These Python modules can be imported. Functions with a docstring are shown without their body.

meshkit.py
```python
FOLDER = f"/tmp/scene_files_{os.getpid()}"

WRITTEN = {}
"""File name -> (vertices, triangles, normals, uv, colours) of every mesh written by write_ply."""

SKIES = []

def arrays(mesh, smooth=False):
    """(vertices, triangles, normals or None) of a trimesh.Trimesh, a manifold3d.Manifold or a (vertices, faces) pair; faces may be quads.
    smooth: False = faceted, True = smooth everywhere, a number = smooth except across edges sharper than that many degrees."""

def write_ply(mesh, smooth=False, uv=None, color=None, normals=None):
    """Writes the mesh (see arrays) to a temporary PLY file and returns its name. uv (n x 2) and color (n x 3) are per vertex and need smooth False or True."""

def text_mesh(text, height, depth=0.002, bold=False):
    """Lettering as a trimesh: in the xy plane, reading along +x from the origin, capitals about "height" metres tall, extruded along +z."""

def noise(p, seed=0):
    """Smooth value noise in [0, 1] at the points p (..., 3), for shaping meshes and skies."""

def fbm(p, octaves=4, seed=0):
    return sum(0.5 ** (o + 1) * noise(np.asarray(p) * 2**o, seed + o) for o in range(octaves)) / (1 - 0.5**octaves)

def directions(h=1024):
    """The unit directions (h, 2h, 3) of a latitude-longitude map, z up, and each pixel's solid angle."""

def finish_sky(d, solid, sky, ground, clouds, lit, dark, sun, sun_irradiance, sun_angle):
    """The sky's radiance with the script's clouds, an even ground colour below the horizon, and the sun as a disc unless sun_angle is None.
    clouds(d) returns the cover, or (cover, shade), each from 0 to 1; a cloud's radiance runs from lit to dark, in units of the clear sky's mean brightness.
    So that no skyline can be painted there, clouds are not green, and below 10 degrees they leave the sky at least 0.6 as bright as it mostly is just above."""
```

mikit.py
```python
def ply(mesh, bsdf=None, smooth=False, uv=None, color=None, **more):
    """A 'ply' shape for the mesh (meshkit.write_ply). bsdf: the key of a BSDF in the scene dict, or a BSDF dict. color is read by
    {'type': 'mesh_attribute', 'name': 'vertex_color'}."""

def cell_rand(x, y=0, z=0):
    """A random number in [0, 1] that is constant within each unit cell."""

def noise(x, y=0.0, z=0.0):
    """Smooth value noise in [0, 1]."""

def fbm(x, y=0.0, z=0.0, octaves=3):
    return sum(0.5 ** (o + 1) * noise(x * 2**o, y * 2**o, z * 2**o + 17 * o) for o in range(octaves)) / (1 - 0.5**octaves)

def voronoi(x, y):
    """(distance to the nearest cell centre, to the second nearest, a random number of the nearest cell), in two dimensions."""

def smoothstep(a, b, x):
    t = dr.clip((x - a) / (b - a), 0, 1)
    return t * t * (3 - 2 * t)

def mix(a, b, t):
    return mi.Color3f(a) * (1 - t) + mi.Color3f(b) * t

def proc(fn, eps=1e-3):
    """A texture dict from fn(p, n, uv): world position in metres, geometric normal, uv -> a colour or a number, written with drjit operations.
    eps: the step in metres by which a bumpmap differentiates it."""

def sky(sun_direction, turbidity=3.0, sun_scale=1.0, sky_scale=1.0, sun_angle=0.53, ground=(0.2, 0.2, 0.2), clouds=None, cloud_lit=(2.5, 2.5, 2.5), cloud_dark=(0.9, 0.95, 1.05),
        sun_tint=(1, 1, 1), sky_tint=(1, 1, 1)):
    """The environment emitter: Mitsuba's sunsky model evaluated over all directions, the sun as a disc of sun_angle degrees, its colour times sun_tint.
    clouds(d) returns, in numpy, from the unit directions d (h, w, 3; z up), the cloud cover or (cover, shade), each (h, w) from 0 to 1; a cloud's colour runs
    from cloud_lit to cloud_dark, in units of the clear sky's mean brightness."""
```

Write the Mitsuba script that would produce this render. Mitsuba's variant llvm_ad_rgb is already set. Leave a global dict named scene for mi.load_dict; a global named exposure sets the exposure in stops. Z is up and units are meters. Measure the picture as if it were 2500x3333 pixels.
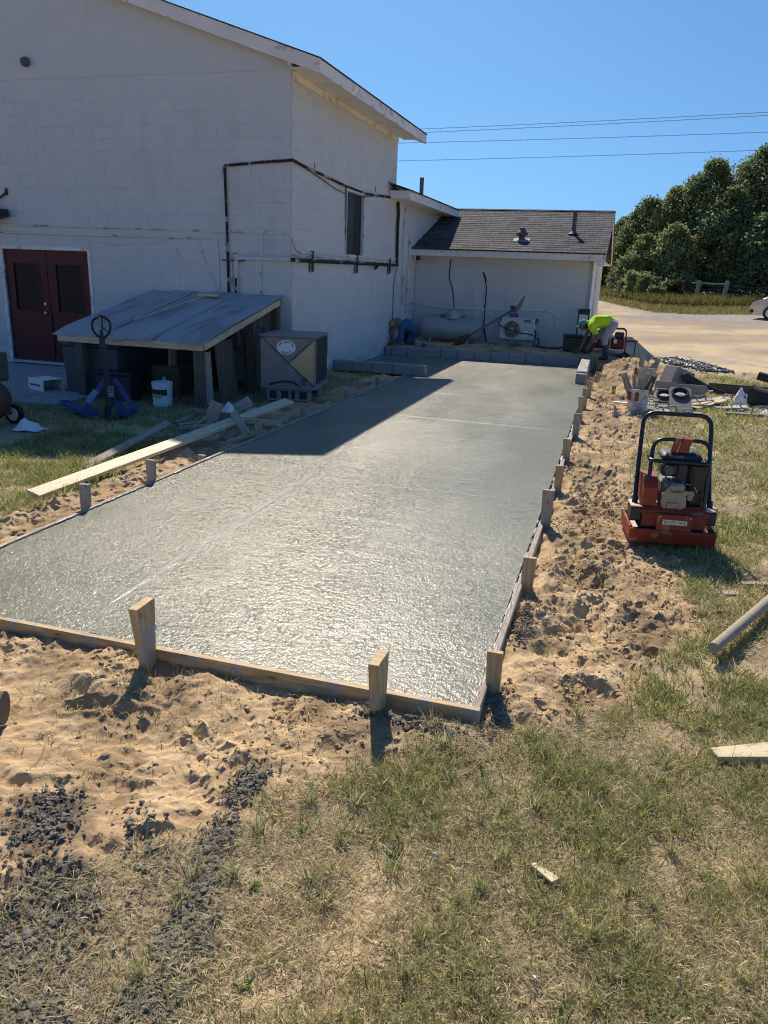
import math, random
import numpy as np, trimesh, drjit as dr, mitsuba as mi, manifold3d as m3d
import mikit, meshkit
from mikit import proc, noise, fbm, voronoi, cell_rand, smoothstep, mix
from shapely.geometry import Polygon, Point
from shapely import contains_xy
T = mi.ScalarTransform4f
rng = np.random.default_rng(11)
random.seed(5)
scene, labels = {}, {}

# ---------------------------------------------------------------- camera, light, exposure
YAW, PITCH, ROLL, CAM = -0.285, 0.304, 0.0375, np.array([0, 0, 1.96])
cy, sy, cp, sp, cr_, sr_ = math.cos(YAW), math.sin(YAW), math.cos(PITCH), math.sin(PITCH), math.cos(ROLL), math.sin(ROLL)
fwd = np.array([sy * cp, cy * cp, -sp]); rt = np.array([cy, -sy, 0]); upv = np.cross(rt, fwd)
cam_up = -sr_ * rt + cr_ * upv
scene['camera'] = {'type': 'perspective', 'fov': 53.13, 'fov_axis': 'x', 'near_clip': 0.05, 'far_clip': 3000.0,
                   'to_world': T().look_at(origin=CAM.tolist(), target=(CAM + fwd).tolist(), up=cam_up.tolist())}
exposure = 2.15
SUN = np.array([-0.275, 0.665, 0.695])
scene['sky'] = mikit.sky(SUN.tolist(), turbidity=3.2, sky_scale=0.5, sun_tint=(0.93, 1.0, 1.13), sky_tint=(0.60, 1.06, 1.55), ground=(0.2, 0.155, 0.1))

# ---------------------------------------------------------------- materials
def rgb(c): return {'type': 'rgb', 'value': [float(x) for x in c]}
def P(color, rough=0.6, metallic=0.0, spec=0.5, **k):
    return {'type': 'principled', 'base_color': color if isinstance(color, dict) else rgb(color), 'roughness': rough, 'metallic': metallic, 'specular': spec, **k}
def two(b): return {'type': 'twosided', 'bsdf': b}
def bump(b, fn, scale=1.0, eps=1e-3): return {'type': 'bumpmap', 'arbitrary': proc(fn, eps), 'scale': scale, 'bsdf': b}
def mat(name, color, rough=0.6, metallic=0.0, spec=0.5, **k):
    scene[name] = two(P(color, rough, metallic, spec, **k)); return name
VC = {'type': 'mesh_attribute', 'name': 'vertex_color'}

def paint_col(p, n, uv):
    d = fbm(p.x * 1.3, p.y * 1.3, p.z * 2.2, 4); s = fbm(p.x * 9, p.y * 9, p.z * 9, 3)
    low = smoothstep(0.6, 0.0, p.z) * smoothstep(0.38, 0.65, fbm(p.x * 3 + 5, p.y * 3, p.z * 5, 3))
    c = mix((0.58, 0.59, 0.57), (0.53, 0.54, 0.52), smoothstep(0.35, 0.75, d) * 0.5 + 0.2 * s)
    drip = smoothstep(.62, .74, noise(p.x * 7, p.y * 7, p.z * .45)) * smoothstep(.45, .65, fbm(p.x * 1.7 + 8, p.y * 1.7, p.z * .8, 3))
    c = mix(c, (0.40, 0.38, 0.34), drip * .16)
    return mix(c, (0.36, 0.31, 0.25), low * 0.5)
def paint_bump(p, n, uv): return 0.0016 * fbm(p.x * 60, p.y * 60, p.z * 60, 3) + 0.004 * fbm(p.x * 7, p.y * 7, p.z * 7, 2)
scene['m_block'] = two(bump(P(proc(paint_col), 0.55, 0, 0.35), paint_bump, 1.0, 2e-3))
def trim_col(p, n, uv):
    d = fbm(p.x * 2.3, p.y * 2.3, p.z * 3, 3); s = smoothstep(0.62, 0.72, fbm(p.x * 8, p.y * 8, p.z * 8, 3))
    return mix(mix((0.80, 0.78, 0.73), (0.66, 0.63, 0.57), d), (0.32, 0.28, 0.24), s * 0.5)
scene['m_trim'] = two(P(proc(trim_col), 0.5, 0, 0.4))
mat('m_joint', (0.62, 0.61, 0.57), 0.9)
def cmu_col(p, n, uv):
    d = fbm(p.x * 40, p.y * 40, p.z * 40, 3); e = fbm(p.x * 3, p.y * 3, p.z * 3, 2)
    return mix((0.22, 0.222, 0.225), (0.34, 0.34, 0.335), d * 0.6 + e * 0.4)
scene['m_cmu'] = two(bump(P(proc(cmu_col), 0.9, 0, 0.2), lambda p, n, uv: 0.003 * fbm(p.x * 120, p.y * 120, p.z * 120, 2), 1.0, 2e-3))

def wood_fn(a, b, c, cement=0.0):
    def f(p, n, uv):
        w = fbm(uv.x * 1.6, uv.y * 9, 0, 3)
        g = dr.sin((uv.y * 90 + w * 26) * 1.0) * 0.5 + 0.5
        fine = noise(uv.x * 12, uv.y * 420)
        kn = smoothstep(0.06, 0.0, voronoi(uv.x * 1.6, uv.y * 4.5)[0])
        col = mix(a, b, 0.55 * g * g + 0.3 * fine + 0.2 * (w - 0.5))
        cem = smoothstep(.60, .66, fbm(p.x * 13, p.y * 13, p.z * 9, 3)) * cement
        col = mix(col, (0.34, 0.33, 0.30), cem * .8)
        return mix(col, c, dr.clip(kn + smoothstep(0.66, 0.8, fbm(uv.x * 3 + 9, uv.y * 22, 3, 3)) * 0.35, 0, 1))
    return f
scene['m_wood_new'] = two(P(proc(wood_fn((0.54, 0.40, 0.225), (0.36, 0.235, 0.11), (0.18, 0.1, 0.045), 1.0)), 0.65, 0, 0.3))
scene['m_wood_old'] = two(P(proc(wood_fn((0.42, 0.36, 0.29), (0.26, 0.21, 0.16), (0.12, 0.09, 0.07), .8)), 0.8, 0, 0.2))
scene['m_wood_dark'] = two(P(proc(wood_fn((0.16, 0.13, 0.10), (0.08, 0.065, 0.05), (0.04, 0.03, 0.025))), 0.85, 0, 0.2))
scene['m_wood_pale'] = two(P(proc(wood_fn((0.66, 0.56, 0.37), (0.52, 0.41, 0.245), (0.3, 0.19, 0.1), .4)), 0.6, 0, 0.3))

# ---------------------------------------------------------------- helpers
used = {}
def num(base):
    used[base] = used.get(base, -1) + 1
    return base if used[base] == 0 else f'{base}_{used[base]:03d}'
def thing(name, label, cat, group=None, kind=None):
    key = num(name); labels[key] = {'label': label, 'category': cat}
    if group: labels[key]['group'] = group
    return key
def part(parent, name, mesh, m, smooth=30, label=None, kind=None, xf=None, **k):
    key = num(f'{parent}__{name}')
    d = mesh if isinstance(mesh, dict) else (mikit.ply(mesh[0], m, uv=mesh[1]) if isinstance(mesh, tuple) and len(mesh) == 2 and isinstance(mesh[0], trimesh.Trimesh) else mikit.ply(mesh, m, smooth=smooth, **k))
    if xf is not None: d = {**d, 'to_world': xf}
    scene[key] = d
    if label: labels[key] = {'label': label}
    if kind: labels.setdefault(key, {})['kind'] = kind
    return key
def solo(name, mesh, m, label, cat, group=None, smooth=30, xf=None, **k):
    key = num(name); d = mikit.ply(mesh[0], m, uv=mesh[1]) if isinstance(mesh, tuple) and len(mesh) == 2 and isinstance(mesh[0], trimesh.Trimesh) else mikit.ply(mesh, m, smooth=smooth, **k)
    if xf is not None: d = {**d, 'to_world': xf}
    scene[key] = d; labels[key] = {'label': label, 'category': cat}
    if group: labels[key]['group'] = group
    return key
def struct(name, mesh, m, label=None, smooth=False, **k):
    key = num(name); scene[key] = mikit.ply(mesh, m, smooth=smooth, **k)
    labels[key] = {'kind': 'structure'}
    if label: labels[key]['label'] = label
    return key
def stuff(name, mesh, m, label, smooth=False, cat=None, **k):
    key = num(name); scene[key] = mikit.ply(mesh, m, smooth=smooth, **k)
    labels[key] = {'kind': 'stuff', 'label': label}
    if cat: labels[key]['category'] = cat
    return key
cat_ = trimesh.util.concatenate
def Mx(R=None, t=(0, 0, 0)):
    m = np.eye(4)
    if R is not None: m[:3, :3] = R
    m[:3, 3] = t; return m
def rotm(ax, deg): return trimesh.transformations.rotation_matrix(math.radians(deg), ax)[:3, :3]
def RZ(d): return rotm([0, 0, 1], d)
def moved(mesh, R=None, t=(0, 0, 0)):
    m = mesh.copy(); m.apply_transform(Mx(R, t)); return m
def hull(pts): return trimesh.Trimesh(*(lambda h: (h.vertices, h.faces))(trimesh.convex.convex_hull(np.asarray(pts, float))), process=False)
def cbox(sx, sy, sz, c=0.004, taper=None):
    """chamfered box, centred; taper=(fx, fy): scale of the top face"""
    pts = []
    for x in (-1, 1):
        for y in (-1, 1):
            for z in (-1, 1):
                fx, fy = (taper if taper and z > 0 else (1, 1))
                X, Y, Z = x * sx / 2 * fx, y * sy / 2 * fy, z * sz / 2
                pts += [(X - x * c, Y - y * c, Z), (X - x * c, Y, Z - z * c), (X, Y - y * c, Z - z * c)]
    return hull(pts)
def bx(c, s, R=None, ch=0.004, taper=None):
    ch = min(ch, min(s) * 0.3)
    return moved(cbox(*s, ch, taper), R, c)
def uvbox(L, W, D, c=0.003, taperL=None, jit=0.0):
    """board along x with wood uv; returns (mesh, uv)"""
    m = cbox(L, W, D, min(c, min(L, W, D) * 0.25))
    v = m.vertices.copy()
    if taperL:
        t = (v[:, 0] / L + 0.5)[:, None]; s = np.array([taperL[0], taperL[1]]); v[:, 1:] *= (1 - t) * s + t
    if jit: v[:, 1] += jit * np.sin(v[:, 0] * 3 / max(L, .1)); 
    f = m.faces; vv = v[f].reshape(-1, 3); nn = np.repeat(np.cross(v[f[:, 1]] - v[f[:, 0]], v[f[:, 2]] - v[f[:, 0]]), 3, 0)
    a = np.abs(nn).argmax(1); o = rng.uniform(0, 50, 2)
    w = np.where(a == 2, vv[:, 1], np.where(a == 1, vv[:, 2], vv[:, 1])) + np.where(a == 1, 0.3, 0)
    uu = np.where(a == 0, vv[:, 2], vv[:, 0])
    return trimesh.Trimesh(vv, np.arange(len(vv)).reshape(-1, 3), process=False), np.stack([uu + o[0], w + o[1]], 1)
def frame(p0, p1, up=(0, 0, 1)):
    x = np.subtract(p1, p0).astype(float); L = np.linalg.norm(x); x /= L
    z = np.array(up, float); z -= x * (z @ x)
    if np.linalg.norm(z) < 1e-6: z = np.array([1.0, 0, 0]) - x * x[0]
    z /= np.linalg.norm(z); return np.stack([x, np.cross(z, x), z], 1), L
def board(p0, p1, W, D, up=(0, 0, 1), c=0.003, taperL=None):
    R, L = frame(p0, p1, up); m, uv = uvbox(L, W, D, c, taperL); m.apply_transform(Mx(R, (np.add(p0, p1)) / 2)); return m, uv
def cuv(*ms):
    return cat_([m[0] for m in ms]), np.vstack([m[1] for m in ms])
def fillet(path, r, n=5):
    P_ = [np.array(p, float) for p in path]; out = [P_[0]]
    for a, b, c in zip(P_, P_[1:], P_[2:]):
        u, v = a - b, c - b; lu, lv = np.linalg.norm(u), np.linalg.norm(v); d = min(r, lu * .45, lv * .45); u /= lu; v /= lv
        for t in np.linspace(0, 1, n): out.append((1 - t) ** 2 * (b + u * d) + 2 * t * (1 - t) * b + t * t * (b + v * d))
    return out + [P_[-1]]
def tube(path, r, seg=8, closed=False):
    p = np.array(path, float); n = len(p); r = np.broadcast_to(np.asarray(r, float), n)
    t = np.gradient(p, axis=0) if not closed else np.roll(p, -1, 0) - np.roll(p, 1, 0)
    t /= np.linalg.norm(t, axis=1, keepdims=True) + 1e-12
    a = np.array([0, 0, 1.0]) if abs(t[0][2]) < .9 else np.array([1.0, 0, 0])
    N = []; nrm = np.cross(t[0], a)
    for i in range(n):
        nrm = nrm - t[i] * (nrm @ t[i]); nrm /= np.linalg.norm(nrm); N.append(nrm.copy())
    N = np.array(N); B = np.cross(t, N); th = np.arange(seg) * 2 * np.pi / seg
    v = (p[:, None] + r[:, None, None] * (np.cos(th)[None, :, None] * N[:, None] + np.sin(th)[None, :, None] * B[:, None])).reshape(-1, 3)
    f = []
    for i in range(n if closed else n - 1):
        for j in range(seg):
            A, Bq, C, D = i * seg + j, i * seg + (j + 1) % seg, ((i + 1) % n) * seg + (j + 1) % seg, ((i + 1) % n) * seg + j
            f += [[A, C, Bq], [A, D, C]]
    if not closed:
        v = np.vstack([v, p[:1], p[-1:]]); c0, c1 = len(v) - 2, len(v) - 1
        for j in range(seg):
            f.append([c0, j, (j + 1) % seg]); f.append([c1, (n - 1) * seg + (j + 1) % seg, (n - 1) * seg + j])
    m = trimesh.Trimesh(v, f, process=False)
    if m.volume < 0: m.invert()
    return m
def cyl(p0, p1, r, seg=16, r1=None): return tube([p0, p1], [r, r if r1 is None else r1], seg)
def lathe(prof, seg=24, c=(0, 0, 0), R=None):
    prof = np.array(prof, float); n = len(prof); th = np.arange(seg) * 2 * np.pi / seg
    v = np.stack([prof[:, None, 0] * np.cos(th), prof[:, None, 0] * np.sin(th), np.repeat(prof[:, 1:], seg, 1)], -1).reshape(-1, 3)
    f = []
    for i in range(n - 1):
        for j in range(seg):
            a, b = i * seg + j, i * seg + (j + 1) % seg
            f += [[a, b, b + seg], [a, b + seg, a + seg]]
    return moved(trimesh.Trimesh(v, f, process=False), R, c)
def extr(poly, h, R=None, t=(0, 0, 0)):
    p = poly if isinstance(poly, Polygon) else Polygon(poly)
    return moved(trimesh.creation.extrude_polygon(p, h, engine='earcut'), R, t)
RXZ = np.array([[1, 0, 0], [0, 0, -1], [0, 1, 0.0]])   # polygon xy -> xz plane, extrusion towards -y
RYZ = np.array([[0, 0, 1], [1, 0, 0], [0, 1, 0.0]])    # polygon xy -> yz plane, extrusion towards +x
def man(ms): return m3d.Manifold.batch_boolean(ms, m3d.OpType.Add)
def sph(p, r, n=12): return m3d.Manifold.sphere(r, n).translate([float(q) for q in p])
def bone(a, ra, b, rb, n=14): return m3d.Manifold.batch_hull([sph(a, ra, n), sph(b, rb, n)])
def ell(c, s, R=None, n=20):
    m = m3d.Manifold.sphere(1.0, n).scale([float(x) for x in s])
    M = np.eye(4)[:3]; 
    if R is not None: M = np.hstack([R, np.zeros((3, 1))])
    return m.transform(M).translate([float(x) for x in c])
def organic(ms, ref=0.03, it=8):
    m = man(ms).refine_to_length(ref).to_mesh(); t = trimesh.Trimesh(np.array(m.vert_properties[:, :3]), np.array(m.tri_verts), process=True)
    trimesh.smoothing.filter_taubin(t, iterations=it); return t
def vnoise(p, f, seed=0, o=3): return meshkit.fbm(np.asarray(p, float) * f, o, seed)
def vcol(mesh, col, amp=0.25, f=6, seed=0):
    """per-vertex colour with soft mottling: paint wear, dirt"""
    n = vnoise(mesh.vertices, f, seed)[:, None]; return np.clip(np.asarray(col)[None] * (1 + amp * 2 * (n - 0.5)), 0, 1)
# ---------------------------------------------------------------- terrain
relu = lambda x: np.maximum(x, 0)
sst = lambda a, b, x: (lambda t: t * t * (3 - 2 * t))(np.clip((np.asarray(x, float) - a) / (b - a), 0, 1))
gau = lambda x, y, cx, cy, rx, ry: np.exp(-((x - cx) / rx) ** 2 - ((y - cy) / ry) ** 2)
SX0, SX1, SY0, SY1 = -4.0, -0.47, 3.2, 18.35
def zg(x, y):
    """the lie of the land"""
    x = np.asarray(x, float); y = np.asarray(y, float)
    z = -0.08 + 0.02 * relu(np.minimum(y, 52) - 12) + 0.006 * relu(np.minimum(y, 200) - 52)
    z = z + 0.05 * gau(x, 0 * y, -.3, 0, .16, 1) * sst(3.1, 3.5, y) * sst(16, 15, y) + 0.055 * gau(x, 0 * y, 0.15, 0, 0.45, 1) * sst(3.6, 5, y) * sst(17, 14, y) + 0.06 * sst(0.3, 1.2, x) * sst(3.5, 6, y) * sst(16, 12, y)
    z = z + 0.055 * gau(0 * x, y, 0, 3.0, 1, .2) * sst(-.3, -.55, x) * (.55 + .45 * np.sin(x * 3.1 + 2))
    z = z + 0.03 * gau(x, 0 * y, -4.45, 0, 0.25, 1) * sst(3.5, 5, y) * sst(10.5, 9.5, y)
    z = z + 0.28 * gau(x, y, 0.35, 17.9, 0.55, 0.7) + 0.16 * gau(x, y, 1.15, 17.0, 0.7, 0.5) + 0.1 * gau(x, y, -0.1, 17.0, .35, .8)
    eb = 18.56 + .07 * (np.clip(x, -5.5, 0) + 5.44); bed = sst(eb, eb + .12, y) * sst(22, 21, y) * sst(-5.7, -5.5, x) * sst(0.6, -0.4, x)
    z = z + bed * (0.22 - (-0.08 + 0.02 * (np.minimum(y, 52) - 12)))
    inslab = ((x > SX0) & (x < SX1) & (y > SY0) & (y < SY1)) | ((x > -5.56) & (x < SX1) & (y > 14.95) & (y < 18.4 + .07 * (x + 5.44)))
    return np.where(inslab, np.minimum(z, -0.13), z)
def sand_mask(x, y):
    n = 0.5 * (meshkit.fbm(np.stack([x * 2.2, y * 2.2, 0 * x], -1), 4, 3) - 0.5)
    # foreground left patch
    e = -.82 * (x + .98) + .57 * (y - 2.7) + .08
    front = sst(-0.2, 0.15, e + n * 1.0) * sst(-4.6, -3.6, x) * sst(4.2, 3.4, y)
    front = np.maximum(front, 0.8 * gau(x, y, -0.95, 1.75, 0.55, 0.3) * sst(0.35, 0.65, n + 0.5))
    # right berm
    right = np.interp(y, [2.7, 3.2, 3.6, 4.4, 4.9, 5.4, 6.2, 9.2, 12.4, 14, 17, 19], [-0.5, -0.2, 0.25, 0.52, 0.66, 0.6, 0.28, 0.32, 0.5, 0.7, 1.6, 2.4])
    berm = sst(0.12, -0.12, x - right + n * 0.7) * sst(-0.8, -0.6, x) * sst(2.95, 3.3, y + n * .5) * sst(21, 19.5, y)
    # left strip beside the form
    lw = np.interp(y, [3, 4.2, 5.2, 6.5, 8, 10, 12, 14.8], [-4.75, -4.7, -4.6, -4.55, -4.75, -4.95, -4.75, -4.6])
    left = sst(-0.12, 0.1, x - lw + n * .5) * sst(-3.4, -3.7, x) * sst(2.6, 3.4, y) * sst(15.2, 14.6, y)
    bed = sst(18.45, 18.6, y) * sst(-5.7, -5.5, x) * sst(1.2, 0.4, x) * sst(21.6, 21, y)
    far = lot_mask(x, y)
    spots = 0.55 * sst(0.62, 0.75, meshkit.fbm(np.stack([x * 1.7 + 9, y * 1.7, 0 * x], -1), 4, 8)) * sst(9, 4, y)
    return np.clip(np.maximum.reduce([front, berm, left, bed, far, spots]), 0, 1)
def lot_mask(x, y):
    n = 1.6 * (meshkit.fbm(np.stack([x * .4, y * .4, 0 * x], -1), 4, 13) - 0.5)
    far_edge = np.interp(x, [-40, -12, -3, -0.4, 1.4, 3.4, 6.2, 9, 40], [150, 90, 58, 46, 40.5, 40.5, 43, 45, 45])
    near_edge = np.interp(x, [-1, 0.5, 1.5, 3, 5, 10, 40], [21.5, 20.5, 18.7, 17.2, 16.8, 17, 17])
    le = np.interp(y, [20, 26, 40, 58, 90, 150], [-0.3, -0.9, -1.2, -4.2, -13, -42])
    return sst(-0.6, 0.6, far_edge - y + n) * sst(-0.5, 0.5, y - near_edge + n) * sst(-.4, .4, x - le)
def terrain_detail(x, y, s):
    q = np.stack([x, y, 0 * x], -1)
    a = meshkit.fbm(q * 3.3, 3, 21) - 0.5; b = meshkit.fbm(q * 9.5, 3, 22) - 0.5; c = meshkit.fbm(q * 31, 2, 23) - 0.5
    r = 1 - np.abs(2 * meshkit.fbm(q * 7.5 + 4, 3, 24) - 1)
    rough = np.where(y < 3.25, 0.7, 1.0) * np.where(y > 19, .5, 1) * (1 - 0.85 * sst(20, 24, y))
    cl1 = relu(meshkit.fbm(q * 8.5 + 11, 3, 25) - .53); cl2 = relu(meshkit.fbm(q * 20 + 5, 2, 26) - .55); pit = relu(.40 - meshkit.fbm(q * 5.2 + 17, 3, 28))
    w = 0.4 + 1.2 * sst(.4, .62, meshkit.fbm(q * 1.9 + 40, 3, 29))
    lump = 0.085 * a + w * (0.055 * b + 0.11 * np.minimum(cl1, .12) + 0.13 * np.minimum(cl2, .1)) + 0.026 * c - 0.2 * pit + .045 * (r - .75)
    for k in range(26):
        rr = np.random.default_rng(900 + k); px, py = (rr.uniform(-2.4, -.9), rr.uniform(2.0, 3.0)) if k < 14 else (rr.uniform(-.2, .5), rr.uniform(3.4, 8.5))
        a_ = rr.uniform(0, 6.28); u = (x - px) * np.cos(a_) + (y - py) * np.sin(a_); v = -(x - px) * np.sin(a_) + (y - py) * np.cos(a_)
        m = np.exp(-(np.abs(u) / .135) ** 6 - (np.abs(v) / (.045 - .012 * (u < -.02))) ** 6); rim = np.exp(-((np.hypot(u / .15, v / .062) - 1.05) / .18) ** 2)
        lump = lump * (1 - .7 * m) - m * (.022 - .006 * np.sign(np.sin(u * 150))) + .012 * rim
    tread = 0.012 * np.sin((x * 0.8 + y * 0.55) * 105) * sst(0.52, 0.62, meshkit.fbm(q * 2.6 + 31, 2, 27)) * (y < 3.3)
    return s * rough * (lump + tread) + (1 - s) * (0.03 * a + 0.012 * b) * (y < 60)

def steps(*seg):
    out = [seg[0]]
    for end, st in zip(seg[1::2], seg[2::2]):
        n = max(1, int(round((end - out[-1]) / st))); out += list(np.linspace(out[-1], end, n + 1)[1:])
    return np.array(out)
gx = np.concatenate([-np.geomspace(600, 8, 26), steps(-6.0, -4.95, .1, -3.9, .03, -3.25, .05, 1.3, .0165, 4.0, .06, 8, .25), np.geomspace(9, 600, 24)])
gy = np.concatenate([-np.geomspace(300, 1.5, 14), steps(0.2, 0.9, .1, 3.6, .0135, 8, .023, 14, .04, 22, .07, 60, .5), np.geomspace(62, 900, 30)])
X, Y = np.meshgrid(gx, gy); shp = X.shape
Xf, Yf = X.ravel(), Y.ravel()
S = sand_mask(Xf, Yf)
Zf = zg(Xf, Yf) + terrain_detail(Xf, Yf, S)
# a trench along the forms, where the soil was pulled back
edge = np.maximum.reduce([.35 * gau(Xf, 0 * Xf, SX1 + .05, 0, .05, 1) * (Yf > 3.1) * (Yf < 16), 0.7 * gau(Xf, 0 * Xf, SX0 - .04, 0, .05, 1) * (Yf > 3.1) * (Yf < 14.8)])
Zf = np.minimum(Zf, Zf * (1 - edge) + edge * (np.where(Yf < 3.3, -.05 - .03 * np.sin(Xf * 2.6 + 1.0), -.065) + .35 * (Zf + .05)))
def near_slab(x, y, d):
    return ((x > SX0 - d) & (x < SX1 + d) & (y > SY0 - d) & (y < SY1 + min(d, 0.03))) | ((x > -5.7) & (x < SX1 - .05) & (y > 14.8) & (y < 18.36 + .07 * (x + 5.44) + d))
Zf = np.where(near_slab(Xf, Yf, .02), np.minimum(Zf, -0.11), Zf)
Zf = np.where(near_slab(Xf, Yf, .16), np.minimum(Zf, -0.012), Zf)
# hard standing by the door
path_m = sst(-7.55, -7.65, Xf) * sst(8.85, 8.95, Yf + 0.35 * (Xf + 7.7) * 0) * (Yf < 12.9) * (Xf > -16)
nI, nJ = shp
idx = np.arange(nI * nJ).reshape(nI, nJ)
F = np.stack([idx[:-1, :-1], idx[:-1, 1:], idx[1:, 1:], idx[1:, :-1]], -1).reshape(-1, 4)
ctr = Xf[F].mean(1), Yf[F].mean(1)
# colour: sand, damp soil, thatch under the grass, pale track, gravel
q = np.stack([Xf, Yf, 0 * Xf], -1)
n1, n2, n3 = meshkit.fbm(q * 1.1, 4, 41), meshkit.fbm(q * 6, 3, 42), meshkit.fbm(q * 30, 2, 43)
L3 = lambda a, b, t: np.asarray(a)[None] * (1 - t[:, None]) + np.asarray(b)[None] * t[:, None]
sand = L3((0.53, 0.395, 0.235), (0.40, 0.275, 0.15), np.clip(n2 * 1.5 - .3 + .4 * (n3 - .5), 0, 1))
sand = sand * (1 - 0.34 * sst(.5, .62, meshkit.fbm(q * 3.4 + 3, 4, 44)))[:, None]
sand = sand * (1 - 0.16 * np.clip((Xf > -.6) * (Yf > 4), 0, 1) * sst(.45, .62, n1))[:, None]
soil = L3((0.24, 0.185, 0.115), (0.38, 0.30, 0.19), n2)
thatch = L3(soil[0], soil[0], n2) * 0 + soil
thatch = thatch * (1 - .25 * n3)[:, None]
wornf = sst(.5, .66, meshkit.fbm(q * 1.6 + 7, 4, 8))
thatch = L3((0, 0, 0), (1, 1, 1), 1 - wornf) * thatch + wornf[:, None] * np.array([.46, .355, .215])
stain = np.zeros(len(Xf))
for sx, sy, rx, ry in ((-1.25, 2.42, .07, .14), (-1.2, 2.1, .06, .16), (-1.13, 1.85, .06, .13), (-1.1, 1.67, .07, .09), (-1.06, 1.45, .07, .14), (-1.0, 1.26, .08, .1), (-1.88, 2.0, .12, .16), (-1.62, 1.62, .2, .2), (-1.42, 1.34, .2, .16), (-1.75, 1.4, .2, .2)): stain = np.maximum(stain, gau(Xf, Yf, sx, sy, rx, ry))
stain = np.clip(stain * 1.6, 0, 1) * sst(.36, .56, n2) * .8
lot = lot_mask(Xf, Yf)
band = meshkit.fbm(np.stack([(Xf * .3 + Yf * .02) * 1.0, (Yf - 0.55 * Xf) * .55, 0 * Xf], -1), 4, 51)
track = L3((0.58, 0.455, 0.28), (0.37, 0.285, 0.18), np.clip((band - .35) * 3, 0, 1))
gravel = L3((0.37, 0.34, 0.295), (0.28, 0.258, 0.225), n2)
gm = np.clip(sst(33, 38, Yf + 6 * (n1 - .5)) * sst(-.5, 1.5, Xf) * .9 + sst(.52, .66, n1) * .5, 0, 1)
lotc = track * (1 - gm)[:, None] + gravel * gm[:, None]
field = L3((0.23, 0.20, 0.09), (0.33, 0.27, 0.14), n1)
col = np.where((Yf > 22)[:, None], field, thatch)
col = col * (1 - S)[:, None] + sand * S[:, None]
col = col * (1 - lot)[:, None] + lotc * lot[:, None]
col = col * (1 - stain)[:, None] + np.array([.085, .08, .07]) * stain[:, None]
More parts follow.
